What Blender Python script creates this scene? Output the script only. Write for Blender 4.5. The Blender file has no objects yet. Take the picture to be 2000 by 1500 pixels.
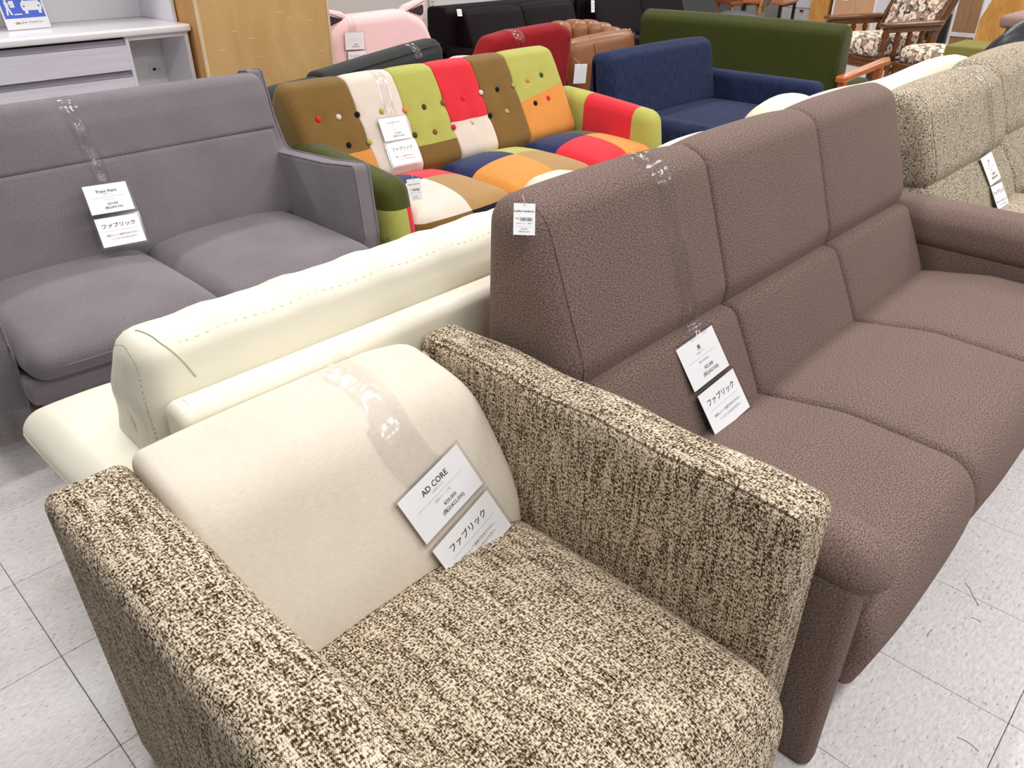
import bpy, bmesh, math, random
from mathutils import Vector, Matrix
from mathutils.bvhtree import BVHTree
random.seed(7)
S = bpy.context.scene
COL = S.collection
R = math.radians

# ------------------------------------------------------------ camera, world, light, exposure
cam_data = bpy.data.cameras.new('camera'); cam = bpy.data.objects.new('camera', cam_data); COL.objects.link(cam)
cam_data.sensor_fit = 'HORIZONTAL'; cam_data.sensor_width = 36.0; cam_data.lens = 1520.0 / 2000.0 * 36.0
cam_data.clip_start = 0.05; cam_data.clip_end = 60
cam.location = (0, 0, 1.345)
_az, _p = R(44.0), R(30.8)
_f = Vector((math.cos(_az) * math.cos(_p), math.sin(_az) * math.cos(_p), -math.sin(_p)))
cam.rotation_euler = _f.to_track_quat('-Z', 'Y').to_euler()
S.camera = cam
w = bpy.data.worlds.new('store_air'); S.world = w; w.use_nodes = True
w.node_tree.nodes['Background'].inputs[0].default_value = (1.0, 1.0, 1.0, 1)
w.node_tree.nodes['Background'].inputs[1].default_value = 0.07
S.view_settings.view_transform = 'Standard'; S.view_settings.look = 'None'
S.view_settings.gamma = 1.0; S.view_settings.exposure = 0.0
S.view_settings.use_curve_mapping = False
LAMP_W = 25.0

# ------------------------------------------------------------ node and material helpers
def srgb(h):
    h = h.lstrip('#'); v = [int(h[i:i+2], 16) / 255 for i in (0, 2, 4)]
    return tuple(x / 12.92 if x <= 0.04045 else ((x + 0.055) / 1.055) ** 2.4 for x in v) + (1,)
class NT:
    def __init__(s, name):
        s.m = bpy.data.materials.new(name); s.m.use_nodes = True
        s.t = s.m.node_tree; s.b = s.t.nodes['Principled BSDF']; s.out = s.t.nodes['Material Output']
    def n(s, kind, ins=None, **kw):
        x = s.t.nodes.new('ShaderNode' + kind)
        for k, v in kw.items(): setattr(x, k, v)
        for k, v in (ins or {}).items():
            i = x.inputs[k]
            if hasattr(v, 'is_output'): s.t.links.new(v, i)
            else: i.default_value = v
        return x
    def set(s, **kw):
        for k, v in kw.items():
            i = s.b.inputs[k.replace('_', ' ')]
            if hasattr(v, 'is_output'): s.t.links.new(v, i)
            else: i.default_value = v
    def coords(s, kind='UV', scale=(1, 1, 1), rot=(0, 0, 0), loc=(0, 0, 0)):
        c = s.n('TexCoord')
        return s.n('Mapping', {'Vector': c.outputs[kind], 'Scale': scale, 'Rotation': rot, 'Location': loc}).outputs[0]
    def noise(s, vec, scale=1.0, detail=2.0, rough=0.5, dist=0.0):
        return s.n('TexNoise', {'Vector': vec, 'Scale': scale, 'Detail': detail, 'Roughness': rough, 'Distortion': dist}).outputs[0]
    def ramp(s, fac, stops, interp='LINEAR'):
        r = s.n('ValToRGB', {'Fac': fac}); e = r.color_ramp; e.interpolation = interp
        while len(e.elements) < len(stops): e.elements.new(0.5)
        for q, (p, c) in zip(e.elements, stops): q.position = p; q.color = c if len(c) == 4 else tuple(c) + (1,)
        return r.outputs[0]
    def math(s, op, a, b=0.0, clamp=False):
        x = s.n('Math', operation=op, use_clamp=clamp)
        for i, v in enumerate((a, b)):
            if hasattr(v, 'is_output'): s.t.links.new(v, x.inputs[i])
            else: x.inputs[i].default_value = v
        return x.outputs[0]
    def mix(s, fac, a, b):
        x = s.n('Mix', data_type='RGBA')
        for i, v in ((0, fac), (6, a), (7, b)):
            if hasattr(v, 'is_output'): s.t.links.new(v, x.inputs[i])
            else: x.inputs[i].default_value = v
        return x.outputs[2]
    def bump(s, h, strength=0.3, dist=0.002, normal=None):
        ins = {'Height': h, 'Strength': strength, 'Distance': dist}
        if normal is not None: ins['Normal'] = normal
        return s.n('Bump', ins).outputs[0]
MATS = {}
def plain(name, col, rough=0.6, spec=0.4, metal=0.0, coat=0.0):
    m = NT(name); m.set(Base_Color=srgb(col), Roughness=rough, Specular_IOR_Level=spec, Metallic=metal, Coat_Weight=coat)
    MATS[name] = m.m; return m.m
def fabric(name, dark, light, scale=600, stretch=(1, 1), detail=2.0, bump=0.25, wrinkle=0.0, wscale=7.0, sheen=0.0, rough=0.95, cloud=0.0, lo=0.35, hi=0.65, sheencol='#ffffff'):
    m = NT(name)
    f = m.noise(m.coords('UV', (stretch[0], stretch[1], 1)), scale, detail, 0.6)
    col = m.ramp(f, [(lo, srgb(dark)), (hi, srgb(light))])
    if cloud:
        cl = m.noise(m.coords('Object'), 5.0, 4.0, 0.6)
        k = m.math('MULTIPLY', m.math('SUBTRACT', cl, 0.5), cloud * 2)
        hsv = m.n('HueSaturation', {'Color': col, 'Value': m.math('ADD', k, 1.0)}); col = hsv.outputs[0]
    m.set(Base_Color=col, Roughness=rough, Specular_IOR_Level=0.15, Sheen_Weight=sheen, Sheen_Roughness=0.45, Sheen_Tint=srgb(sheencol))
    nrm = None
    if wrinkle:
        wv = m.noise(m.coords('Object', (1, 1, 1)), wscale, 3.0, 0.5, 0.6)
        nrm = m.bump(wv, wrinkle, 0.03)
    if bump: nrm = m.bump(f, bump, 0.0015, nrm)
    if nrm is not None: m.set(Normal=nrm)
    MATS[name] = m.m; return m.m
def tweed(name, dark, mid, light, pitch=410.0, streak=(70, 9), thr=0.0, streakw=0.55):
    m = NT(name)
    uv = m.coords('UV')
    sep = m.n('SeparateXYZ', {'Vector': uv})
    a = m.math('SINE', m.math('MULTIPLY', sep.outputs[0], pitch * 6.2832))
    b = m.math('SINE', m.math('MULTIPLY', sep.outputs[1], pitch * 0.8 * 6.2832))
    weave = m.math('MULTIPLY', a, b)
    fl = m.noise(m.coords('UV', (1, 0.45, 1)), pitch * 0.95, 1.0, 0.5)
    fl2 = m.noise(m.coords('UV', (0.4, 1, 1), loc=(3.1, 1.7, 0)), pitch * 0.8, 1.0, 0.5)
    st = m.noise(m.coords('UV', (streak[0], streak[1], 1)), 1.0, 4.0, 0.65)
    st2 = m.noise(m.coords('UV', (streak[1] * 1.3, streak[0] * 0.9, 1), loc=(7.3, 2.2, 0)), 1.0, 3.0, 0.6)
    v = m.math('ADD', m.math('MULTIPLY', m.math('SUBTRACT', fl, 0.5), 1.15), m.math('MULTIPLY', m.math('SUBTRACT', fl2, 0.5), 0.75))
    v = m.math('ADD', v, m.math('MULTIPLY', m.math('SUBTRACT', st, 0.5), streakw * 1.6))
    v = m.math('ADD', v, m.math('MULTIPLY', m.math('SUBTRACT', st2, 0.5), streakw * 0.7))
    v = m.math('ADD', v, m.math('MULTIPLY', weave, 0.10))
    v = m.math('ADD', v, 0.5 + thr)
    col = m.ramp(v, [(0.27, srgb(dark)), (0.43, srgb(mid)), (0.60, srgb(light)), (0.85, tuple(min(1, c * 1.15) for c in srgb(light)[:3]))])
    m.set(Base_Color=col, Roughness=0.95, Specular_IOR_Level=0.1)
    m.set(Normal=m.bump(v, 0.5, 0.0022))
    MATS[name] = m.m; return m.m
def leather(name, col, rough=0.42, grain=0.12, wrinkle=0.0, wscale=6.0, spec=0.4, var=0.06, coat=0.0):
    m = NT(name)
    v = m.n('TexVoronoi', {'Vector': m.coords('UV'), 'Scale': 420.0}).outputs[0]
    cl = m.noise(m.coords('Object'), 4.0, 3.0, 0.5)
    c = srgb(col); d = tuple(x * (1 - var * 2) for x in c[:3]) + (1,)
    m.set(Base_Color=m.ramp(cl, [(0.3, d), (0.6, c)]), Roughness=rough, Specular_IOR_Level=spec, Coat_Weight=coat)
    nrm = None
    if wrinkle: nrm = m.bump(m.noise(m.coords('Object'), wscale, 3.0, 0.55, 1.0), wrinkle, 0.03)
    m.set(Normal=m.bump(v, grain, 0.001, nrm)) if nrm is not None else m.set(Normal=m.bump(v, grain, 0.001))
    MATS[name] = m.m; return m.m
def wood(name, dark, light, rough=0.45, scale=(3, 40, 40), coat=0.0, kind='Object'):
    m = NT(name)
    f = m.noise(m.coords(kind, scale), 1.0, 4.0, 0.6, 0.8)
    m.set(Base_Color=m.ramp(f, [(0.3, srgb(dark)), (0.7, srgb(light))]), Roughness=rough, Coat_Weight=coat, Specular_IOR_Level=0.35)
    m.set(Normal=m.bump(f, 0.08, 0.001)); MATS[name] = m.m; return m.m

# fabrics and leathers
tweed('tweed_near', '#35291e', '#7d6a54', '#ddcfb8', 420.0, (110, 13), -0.015, 0.46)
tweed('tweed_far', '#3b332b', '#877a68', '#c6baa6', 360.0, (130, 18), 0.02, 0.36)
def linen():
    m = NT('linen')
    sep = m.n('SeparateXYZ', {'Vector': m.coords('UV')})
    a = m.math('SINE', m.math('MULTIPLY', sep.outputs[0], 420 * 6.28)); b = m.math('SINE', m.math('MULTIPLY', sep.outputs[1], 420 * 6.28))
    wv = m.math('MULTIPLY', a, b)
    sl = m.noise(m.coords('UV', (70, 520, 1)), 1.0, 3.0, 0.6)
    dirt = m.noise(m.coords('Object'), 3.2, 5.0, 0.65)
    stain = m.noise(m.coords('Object', loc=(2, 5, 1)), 7.0, 2.0, 0.5)
    c = m.ramp(sl, [(0.25, srgb('#ddd1c0')), (0.7, srgb('#ece3d5'))])
    c = m.mix(m.ramp(dirt, [(0.45, (0, 0, 0)), (0.8, (0.3, 0.3, 0.3))]), c, srgb('#c9b9ab'))
    c = m.mix(m.ramp(stain, [(0.66, (0, 0, 0)), (0.78, (0.35, 0.35, 0.35))]), c, srgb('#e0cba6'))
    m.set(Base_Color=c, Roughness=0.95, Specular_IOR_Level=0.1)
    m.set(Normal=m.bump(m.math('ADD', m.math('MULTIPLY', wv, 0.3), sl), 0.22, 0.0012)); MATS['linen'] = m.m
linen()
fabric('brown_fabric', '#503e37', '#9b877f', 400, (0.6, 1.0), 4.0, 0.05, 0.10, 6.0, 0.0, 0.95, 0.08, 0.36, 0.66)
fabric('grey_velvet', '#6b656b', '#837c82', 260, (1, 1), 4.0, 0.10, 0.06, 5.0, 0.25, 0.9, 0.24)
leather('cream_leather', '#f6f1df', 0.45, 0.10, 0.05, 7.0, 0.4, 0.015)
leather('peach_leather', '#f1dcc8', 0.5, 0.08, 0.12, 8.0, 0.35, 0.02)
for nm, d, l in (('brown', '#6a4f26', '#86683a'), ('ivory', '#cfc1b6', '#e2d5ca'), ('lime', '#9d9c4a', '#b7b765'), ('red', '#c41f2c', '#dc3844'),
                 ('orange', '#c87e36', '#dc9850'), ('navy', '#141f47', '#22305e'), ('olive', '#3a3d16', '#535628'), ('tan', '#977549', '#b08d5f'), ('black', '#0c0e14', '#181a22')):
    fabric('velvet_' + nm, d, l, 300, (1, 1), 4.0, 0.12, 0.06, 9.0, 0.18, 0.9, 0.12)
fabric('navy_cord', '#121930', '#2c385a', 190, (1.0, 0.10), 3.0, 0.4, 0.05, 6.0, 0.05, 0.95, 0.05, 0.3, 0.72)
fabric('green_fabric', '#2f3611', '#454b1f', 350, (1, 1), 3.0, 0.2, 0.05, 5.0, 0.15, 0.95, 0.12)
fabric('red_fabric', '#7d1017', '#9a1d25', 400, (1, 1), 3.0, 0.2, 0.05, 6.0, 0.1, 0.95, 0.05)
fabric('charcoal_fabric', '#2a2d2d', '#3d4140', 500, (1, 1), 3.0, 0.2, 0.12, 8.0, 0.1, 0.95, 0.08)
fabric('pink_fabric', '#f4cbcb', '#fbd9d8', 300, (1, 1), 2.0, 0.08, 0.03, 5.0, 0.0, 0.9, 0.03)
fabric('mauve_fabric', '#8f7470', '#a38883', 300, (1, 1), 2.0, 0.1, 0.05, 6.0)
fabric('yellow_fabric', '#716b38', '#8b844a', 300, (1, 1), 2.0, 0.1, 0.0)
fabric('chair_back_fabric', '#5a4c42', '#75675b', 500, (1, 1), 2.0, 0.1, 0.0)
leather('tan_leather', '#8f5a32', 0.38, 0.06, 0.08, 9.0, 0.45, 0.08)
leather('plum_leather', '#170c13', 0.55, 0.08, 0.05, 4.0, 0.1, 0.1)
leather('black_leather', '#23242a', 0.33, 0.06, 0.15, 7.0, 0.5, 0.1)
leather('grey_leather', '#77757a', 0.35, 0.06, 0.0, 7.0, 0.5, 0.05)
leather('brick_leather', '#b5673f', 0.4, 0.06, 0.0, 7.0, 0.4, 0.05)
def floral():
    m = NT('floral_fabric')
    base = m.coords('UV')
    wob = m.n('TexNoise', {'Vector': base, 'Scale': 34.0, 'Detail': 2.0})
    vec = m.n('VectorMath', {0: base, 1: m.n('VectorMath', {0: wob.outputs[1], 'Scale': 0.035}, operation='SCALE').outputs[0]}, operation='ADD').outputs[0]
    leafn = m.noise(vec, 38.0, 3.0, 0.6)
    bg = m.ramp(leafn, [(0.38, srgb('#473f45')), (0.48, srgb('#6b6558')), (0.56, srgb('#9a917c')), (0.66, srgb('#7b6570'))], 'CONSTANT')
    v1 = m.n('TexVoronoi', {'Vector': vec, 'Scale': 17.0}); v2 = m.n('TexVoronoi', {'Vector': vec, 'Scale': 23.0})
    pick = m.n('SeparateColor', {0: v1.outputs[1]})
    pet = m.mix(m.ramp(v1.outputs[0], [(0.10, (0, 0, 0)), (0.35, (1, 1, 1))]), srgb('#8c6a62'), srgb('#ecd9c2'))
    pet = m.mix(m.ramp(pick.outputs[1], [(0.72, (0, 0, 0)), (0.74, (1, 1, 1))]), pet, srgb('#a5857c'))
    c = m.mix(m.ramp(v1.outputs[0], [(0.55, (1, 1, 1)), (0.6, (0, 0, 0))]), bg, pet)
    c = m.mix(m.ramp(v2.outputs[0], [(0.24, (1, 1, 1)), (0.28, (0, 0, 0))]), c, srgb('#d9c6ae'))
    m.set(Base_Color=c, Roughness=0.9, Specular_IOR_Level=0.15); MATS['floral_fabric'] = m.m
floral()
# hard surfaces
wood('oak', '#a5703a', '#c9985c', 0.4); wood('dark_wood', '#4a2a14', '#7a4c28', 0.28, (6, 50, 50), 0.4); wood('red_wood', '#a3532a', '#c87945', 0.28, (4, 40, 40), 0.3)
wood('plywood', '#d3a66a', '#e2ba80', 0.55, (7, 30, 2.2)); wood('plywood_side', '#c08a52', '#cf9c64', 0.55, (30, 30, 3)); wood('veneer', '#c1936c', '#cfa37e', 0.6, (40, 25, 3)); wood('honey_wood', '#b27a38', '#d29d58', 0.35, (30, 20, 4), 0.3)
wood('pale_edge', '#e2cda4', '#efdcb8', 0.5)
wood('brown_panel', '#96714f', '#a98463', 0.6, (40, 25, 3))
plain('white_board', '#e6e4ea', 0.35, 0.4); plain('white_counter', '#f5f4f7', 0.25, 0.5, 0, 0.2); plain('silver', '#a9a7b4', 0.35, 0.5, 0.6); plain('dark_gap', '#18151a', 0.8)
def drawer_white():
    m = NT('drawer_white')
    f = m.noise(m.coords('Object', (2, 2, 60)), 1.0, 3.0, 0.6)
    m.set(Base_Color=m.ramp(f, [(0.3, srgb('#d9d7e2')), (0.7, srgb('#e6e4ed'))]), Roughness=0.35); MATS['drawer_white'] = m.m
drawer_white()
plain('inside_white', '#e4e4e2', 0.5); plain('black_metal', '#121214', 0.4, 0.5); plain('foot_black', '#1a1716', 0.5); plain('steel', '#8d8d92', 0.3, 0.5, 0.9)
plain('paper', '#f4f4f7', 0.6, 0.3); plain('ink', '#2a2a2e', 0.8); plain('ink_soft', '#8c8c92', 0.8); plain('rule_grey', '#a9a9ae', 0.8); plain('poster_blue', '#4263d6', 0.4); plain('logo_yellow', '#e8b54a', 0.5); plain('logo_violet', '#9a86c8', 0.5)
lampm = NT('lamp_diffuser'); lampm.set(Base_Color=(1, 1, 1, 1), Emission_Color=(1, .985, .965, 1), Emission_Strength=2.0); MATS['lamp_diffuser'] = lampm.m
plain('string', '#e0c7b4', 0.7); plain('thread', '#cfc8ae', 0.8); plain('thread_dark', '#8f8a7c', 0.8); plain('ear_dark', '#3b3038', 0.9); plain('rail_white', '#d9d4cc', 0.4, 0.5)
plain('wall_paint', '#d3d1cf', 0.8); plain('wall_board', '#c3bdb9', 0.7); plain('ceiling_white', '#e6e6e4', 0.9); plain('door_white', '#dcdcdc', 0.5); plain('wall_grey', '#9c9690', 0.8)
def clear():
    m = NT('clear_film')
    tr = m.n('BsdfTransparent', {'Color': (0.985, 0.985, 0.99, 1)}); gl = m.n('BsdfGlossy', {'Color': (1, 1, 1, 1), 'Roughness': 0.09})
    f = m.n('LayerWeight', {'Blend': 0.25})
    nz = m.noise(m.coords('UV', (8, 40, 1)), 1.0, 2.0, 0.5, 1.5)
    nb = m.bump(nz, 0.14, 0.006)
    m.t.links.new(nb, gl.inputs['Normal']); m.t.links.new(nb, f.inputs['Normal'])
    mx = m.n('MixShader', {0: m.math('ADD', m.math('MULTIPLY', m.math('POWER', f.outputs[1], 3.0), 0.35), 0.035, True), 1: tr.outputs[0], 2: gl.outputs[0]})
    m.t.links.new(mx.outputs[0], m.out.inputs[0]); MATS['clear_film'] = m.m
    m = NT('pouch_film')
    tr = m.n('BsdfTransparent', {'Color': (0.93, 0.925, 0.925, 1)}); gl = m.n('BsdfGlossy', {'Color': (1, 1, 1, 1), 'Roughness': 0.12})
    mx = m.n('MixShader', {0: m.math('ADD', m.math('MULTIPLY', m.math('POWER', m.n('LayerWeight', {'Blend': 0.25}).outputs[1], 3.0), 0.3), 0.04, True), 1: tr.outputs[0], 2: gl.outputs[0]})
    m.t.links.new(mx.outputs[0], m.out.inputs[0]); MATS['pouch_film'] = m.m
clear()
def vinyl_tile():
    m = NT('vinyl_tile')
    info = m.n('ObjectInfo')
    off = m.n('CombineXYZ', {0: m.math('MULTIPLY', info.outputs['Random'], 37.0), 1: m.math('MULTIPLY', info.outputs['Random'], 91.0)})
    c0 = m.n('TexCoord').outputs['Object']
    v = m.n('VectorMath', {0: c0, 1: off.outputs[0]}, operation='ADD').outputs[0]
    st = m.n('Mapping', {'Vector': v, 'Scale': (60, 170, 1), 'Rotation': (0, 0, 0.25)}).outputs[0]
    f1 = m.noise(st, 1.0, 3.0, 0.6, 0.6)
    st2 = m.n('Mapping', {'Vector': v, 'Scale': (60, 190, 1), 'Rotation': (0, 0, 0.25), 'Location': (5, 9, 0)}).outputs[0]
    f2 = m.noise(st2, 1.0, 1.0, 0.5)
    dirt = m.noise(m.n('Mapping', {'Vector': m.n('NewGeometry').outputs['Position'], 'Scale': (3, 3, 3)}).outputs[0], 1.0, 4.0, 0.6)
    c = m.ramp(f1, [(0.3, srgb('#cdc7c5')), (0.5, srgb('#dbd6d6')), (0.72, srgb('#e9e6e7'))])
    c = m.mix(m.ramp(f2, [(0.66, (0, 0, 0)), (0.72, (0.75, 0.75, 0.75))]), c, srgb('#9c938e'))
    c = m.mix(m.ramp(dirt, [(0.5, (0, 0, 0)), (0.9, (0.4, 0.4, 0.4))]), c, srgb('#b3aaa5'))
    m.set(Base_Color=c, Roughness=0.2, Specular_IOR_Level=0.16)
    m.set(Normal=m.bump(dirt, 0.04, 0.02)); MATS['vinyl_tile'] = m.m
    m = NT('tile_joint'); m.set(Base_Color=srgb('#5a544f'), Roughness=0.8); MATS['tile_joint'] = m.m
vinyl_tile()

# ------------------------------------------------------------ mesh helpers
def thing(name, label, cat, loc=(0, 0, 0), rotz=0.0, group=None):
    o = bpy.data.objects.new(name, None); COL.objects.link(o); o.empty_display_size = 0.1
    o.location = loc; o.rotation_euler = (0, 0, rotz); o['label'] = label; o['category'] = cat
    if group: o['group'] = group
    return o
def tag(o, label, cat, group=None):
    o['label'] = label; o['category'] = cat
    if group: o['group'] = group
    return o
def base_of(parent):
    t = Vector((0, 0, 0)); p = parent
    while p is not None: t += p.location; p = p.parent
    return t
def obj(name, mesh, mat, parent=None, label=None, smooth=True, local=False):
    """mesh = (V, F, UV) with UV a list per face of per-corner pairs (or None); V in world units unless local"""
    V, F, UV = mesh
    off = Vector((0, 0, 0)) if (local or parent is None) else base_of(parent)
    me = bpy.data.meshes.new(name)
    me.from_pydata([(v[0] - off.x, v[1] - off.y, v[2] - off.z) for v in V], [], F)
    if UV:
        l = me.uv_layers.new(name='UVMap'); k = 0
        for fu in UV:
            for u in fu: l.data[k].uv = u; k += 1
    me.materials.append(MATS[mat])
    if smooth: me.polygons.foreach_set('use_smooth', [True] * len(me.polygons))
    me.update()
    o = bpy.data.objects.new(name, me); COL.objects.link(o)
    if parent is not None: o.parent = parent
    if label: o['label'] = label
    return o
def rp(pts, seg=0.03):
    """rounded polygon in a plane: (a, b, radius) corners, resampled"""
    n = len(pts); ar = sum(pts[i][0] * pts[(i+1) % n][1] - pts[(i+1) % n][0] * pts[i][1] for i in range(n))
    if ar < 0: pts = pts[::-1]
    out = []
    for i in range(n):
        p0, p1, p2 = (Vector(pts[(i+k) % n][:2]) for k in (-1, 0, 1)); r = pts[i][2] if len(pts[i]) > 2 else 0.0
        a = p0 - p1; b = p2 - p1; la, lb = a.length, b.length; a.normalize(); b.normalize()
        ang = math.acos(max(-1, min(1, a.dot(b))))
        if r <= 0.0005 or ang > 3.10: out.append(p1); continue
        d = min(r / math.tan(ang / 2), 0.49 * la, 0.49 * lb); rr = d * math.tan(ang / 2)
        c = p1 + (a + b).normalized() * (rr / math.sin(ang / 2))
        s = p1 + a * d - c; e = p1 + b * d - c
        sw = math.pi - ang; cr = s.x * e.y - s.y * e.x; sw = math.copysign(sw, cr); k = max(3, int(abs(sw) / 0.2))
        for j in range(k + 1):
            t = sw * j / k; out.append(c + Vector((s.x * math.cos(t) - s.y * math.sin(t), s.x * math.sin(t) + s.y * math.cos(t))))
    res = []
    for i, p in enumerate(out):
        q = out[(i+1) % len(out)]; L = (q - p).length
        if L < 1e-5: continue
        k = max(1, int(L / seg))
        for j in range(k): res.append(p + (q - p) * (j / k))
    return res
def loft(prof, x0, x1, r0=0.02, r1=None, puff=0.0, dx=0.04, warp=None, fan=False):
    """profile in (y, z) swept along x with rounded ends"""
    if r1 is None: r1 = r0
    n = len(prof)
    def normals(P):
        out = []
        for i in range(n):
            d = P[(i+1) % n] - P[i-1]; out.append(Vector((d.y, -d.x)).normalized() if d.length > 1e-9 else Vector((0, 0)))
        return out
    nor = normals(prof)
    def rings(r, m=6):
        """inset copies of the profile from 0 to r, relaxed so that they never cross"""
        res = [list(prof)]; last = 0.0; P = list(prof)
        for k in range(m - 2, -1, -1):
            t = math.pi / 2 * k / (m - 1); ins = r * (1 - math.sin(t)); d = ins - last; last = ins
            q = max(1, int(d / .006))
            for _ in range(q):
                N = normals(P); P = [a - b * (d / q) for a, b in zip(P, N)]
                P = [P[i] * .5 + (P[i-1] + P[(i+1) % n]) * .25 for i in range(n)]
            res.append(P)
        return res[::-1]
    R0, R1 = rings(r0), rings(r1)
    st = []
    for k in range(6): t = math.pi / 2 * k / 5; st.append((x0 + r0 - r0 * math.cos(t), R0[k], x0 + r0 - r0 * (math.pi / 2 - t)))
    m = max(1, int((x1 - r1 - x0 - r0) / dx))
    for k in range(1, m): x = x0 + r0 + (x1 - r1 - x0 - r0) * k / m; st.append((x, prof, x))
    for k in range(6): t = math.pi / 2 * (5 - k) / 5; st.append((x1 - r1 + r1 * math.cos(t), R1[5-k], x1 - r1 + r1 * (math.pi / 2 - t)))
    V, F, UV = [], [], []
    arc = [0.0]
    for i in range(n): arc.append(arc[-1] + (prof[(i+1) % n] - prof[i]).length)
    for (x, ring, u) in st:
        t = (x - x0) / (x1 - x0); pf = puff * (1 - abs(2 * t - 1) ** 3)
        for p, q in zip(ring, nor):
            c = p + q * pf; V.append((x, c.x, c.y))
    for k in range(len(st) - 1):
        for i in range(n):
            j = (i+1) % n
            F.append((k*n+i, (k+1)*n+i, (k+1)*n+j, k*n+j)[::-1])
            UV.append(((st[k][2], arc[i]), (st[k+1][2], arc[i]), (st[k+1][2], arc[i+1]), (st[k][2], arc[i+1]))[::-1])
    for k0, flip in ((0, True), ((len(st) - 1) * n, False)):
        ring = list(range(k0, k0 + n))
        if fan:
            for sc in (.8, .55, .28):
                cy = sum(V[i][1] for i in ring) / n; cz = sum(V[i][2] for i in ring) / n; q = len(V); f_ = {.8: .8, .55: .6875, .28: .509}[sc]
                V += [(V[i][0], cy + (V[i][1] - cy) * f_, cz + (V[i][2] - cz) * f_) for i in ring]; nr = list(range(q, q + n))
                for i in range(n):
                    j = (i+1) % n; f = (ring[i], ring[j], nr[j], nr[i]); f = f[::-1] if flip else f; F.append(f); UV.append([(V[a][1], V[a][2]) for a in f])
                ring = nr
        c = tuple(ring[::-1]) if flip else tuple(ring)
        F.append(c); UV.append([(V[i][1], V[i][2]) for i in c])
    if warp: V = [warp(*v) for v in V]
    return V, F, UV
def rbox(x0, x1, y0, y1, z0, z1, r=0.03, seg=0.04, puff=(0, 0, 0), warp=None, rs=4):
    """rounded, optionally puffed cushion block"""
    h = [(x1-x0)/2, (y1-y0)/2, (z1-z0)/2]; c = [(x1+x0)/2, (y1+y0)/2, (z1+z0)/2]; r = min(r, min(h) * 0.98)
    ax = []
    for a in range(3):
        inn = h[a] - r; L = []
        for k in range(rs): L.append(-inn - r * math.tan(math.pi / 4 * (rs - k) / rs))
        m = max(2, int(2 * inn / seg)); m += m % 2
        for k in range(m + 1): L.append(-inn + 2 * inn * k / m)
        for k in range(rs): L.append(inn + r * math.tan(math.pi / 4 * (k + 1) / rs))
        ax.append(L)
    V, F, UV, ix = [], [], [], {}
    def vert(p):
        key = tuple(round(v, 6) for v in p)
        if key in ix: return ix[key]
        q = [max(-(h[a]-r), min(h[a]-r, p[a])) for a in range(3)]
        d = Vector([p[a]-q[a] for a in range(3)]); d = d.normalized() * r if d.length > 1e-9 else d
        s = [q[a] + d[a] for a in range(3)]; nn = [s[a] / h[a] for a in range(3)]
        o = list(s)
        for a in range(3):
            if puff[a]:
                b, e = [k for k in range(3) if k != a]
                o[a] += puff[a] * nn[a] * (1 - abs(nn[b]) ** 2.5) * (1 - abs(nn[e]) ** 2.5)
        w = (o[0]+c[0], o[1]+c[1], o[2]+c[2])
        if warp: w = warp(*w)
        ix[key] = len(V); V.append(w); return ix[key]
    for a in range(3):
        b, e = (a+1) % 3, (a+2) % 3
        for sg in (-1, 1):
            for i in range(len(ax[b])-1):
                for j in range(len(ax[e])-1):
                    qs = []
                    for (ii, jj) in ((i, j), (i+1, j), (i+1, j+1), (i, j+1)):
                        p = [0, 0, 0]; p[a] = sg * h[a]; p[b] = ax[b][ii]; p[e] = ax[e][jj]; qs.append(p)
                    if sg < 0: qs = qs[::-1]
                    F.append(tuple(vert(p) for p in qs))
                    # cloth runs: first axis across, second axis along the longer drop
                    if a == 0: UV.append([(p[1], p[2] + 3) for p in qs])
                    elif a == 1: UV.append([(p[0] + 5, p[2]) for p in qs])
                    else: UV.append([(p[0], p[1] + 9) for p in qs])
    return V, F, UV
def cut(mesh, co, no):
    V, F, UV = mesh; bm = bmesh.new(); vs = [bm.verts.new(v) for v in V]; ul = bm.loops.layers.uv.new('UVMap')
    for f, u in zip(F, UV):
        try: bf = bm.faces.new([vs[i] for i in f])
        except ValueError: continue
        for l, q in zip(bf.loops, u): l[ul].uv = q
    bmesh.ops.bisect_plane(bm, geom=bm.verts[:] + bm.edges[:] + bm.faces[:], dist=1e-5, plane_co=co, plane_no=no)
    bm.verts.index_update()
    out = ([tuple(v.co) for v in bm.verts], [tuple(v.index for v in f.verts) for f in bm.faces], [[tuple(l[ul].uv) for l in f.loops] for f in bm.faces]); bm.free(); return out
def bvh_of(t):
    V, F = [], []
    def walk(o):
        if o.type == 'MESH':
            k = len(V); b = base_of(o) - t.location; rz = Matrix.Rotation(t.rotation_euler.z, 3, 'Z'); V.extend([rz @ (v.co + b) + t.location for v in o.data.vertices]); F.extend([[i + k for i in p.vertices] for p in o.data.polygons])
        for c in o.children: walk(c)
    walk(t); return BVHTree.FromPolygons(V, F)
def snap(pts, bvh, off=.004, k=3, relax=2, ripple=0.0):
    P = smooth_pts(pts, k); out = []; L = 0
    for i, p in enumerate(P):
        if i: L += (p - P[i-1]).length
        h = bvh.find_nearest(p)
        out.append(h[0] + h[1] * (off + ripple * math.sin(L * 75)) if h[0] is not None and h[3] < .09 else p)
    for _ in range(relax): out = [out[0]] + [(a + b * 2 + c) / 4 for a, b, c in zip(out, out[1:], out[2:])] + [out[-1]]
    return out
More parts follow.
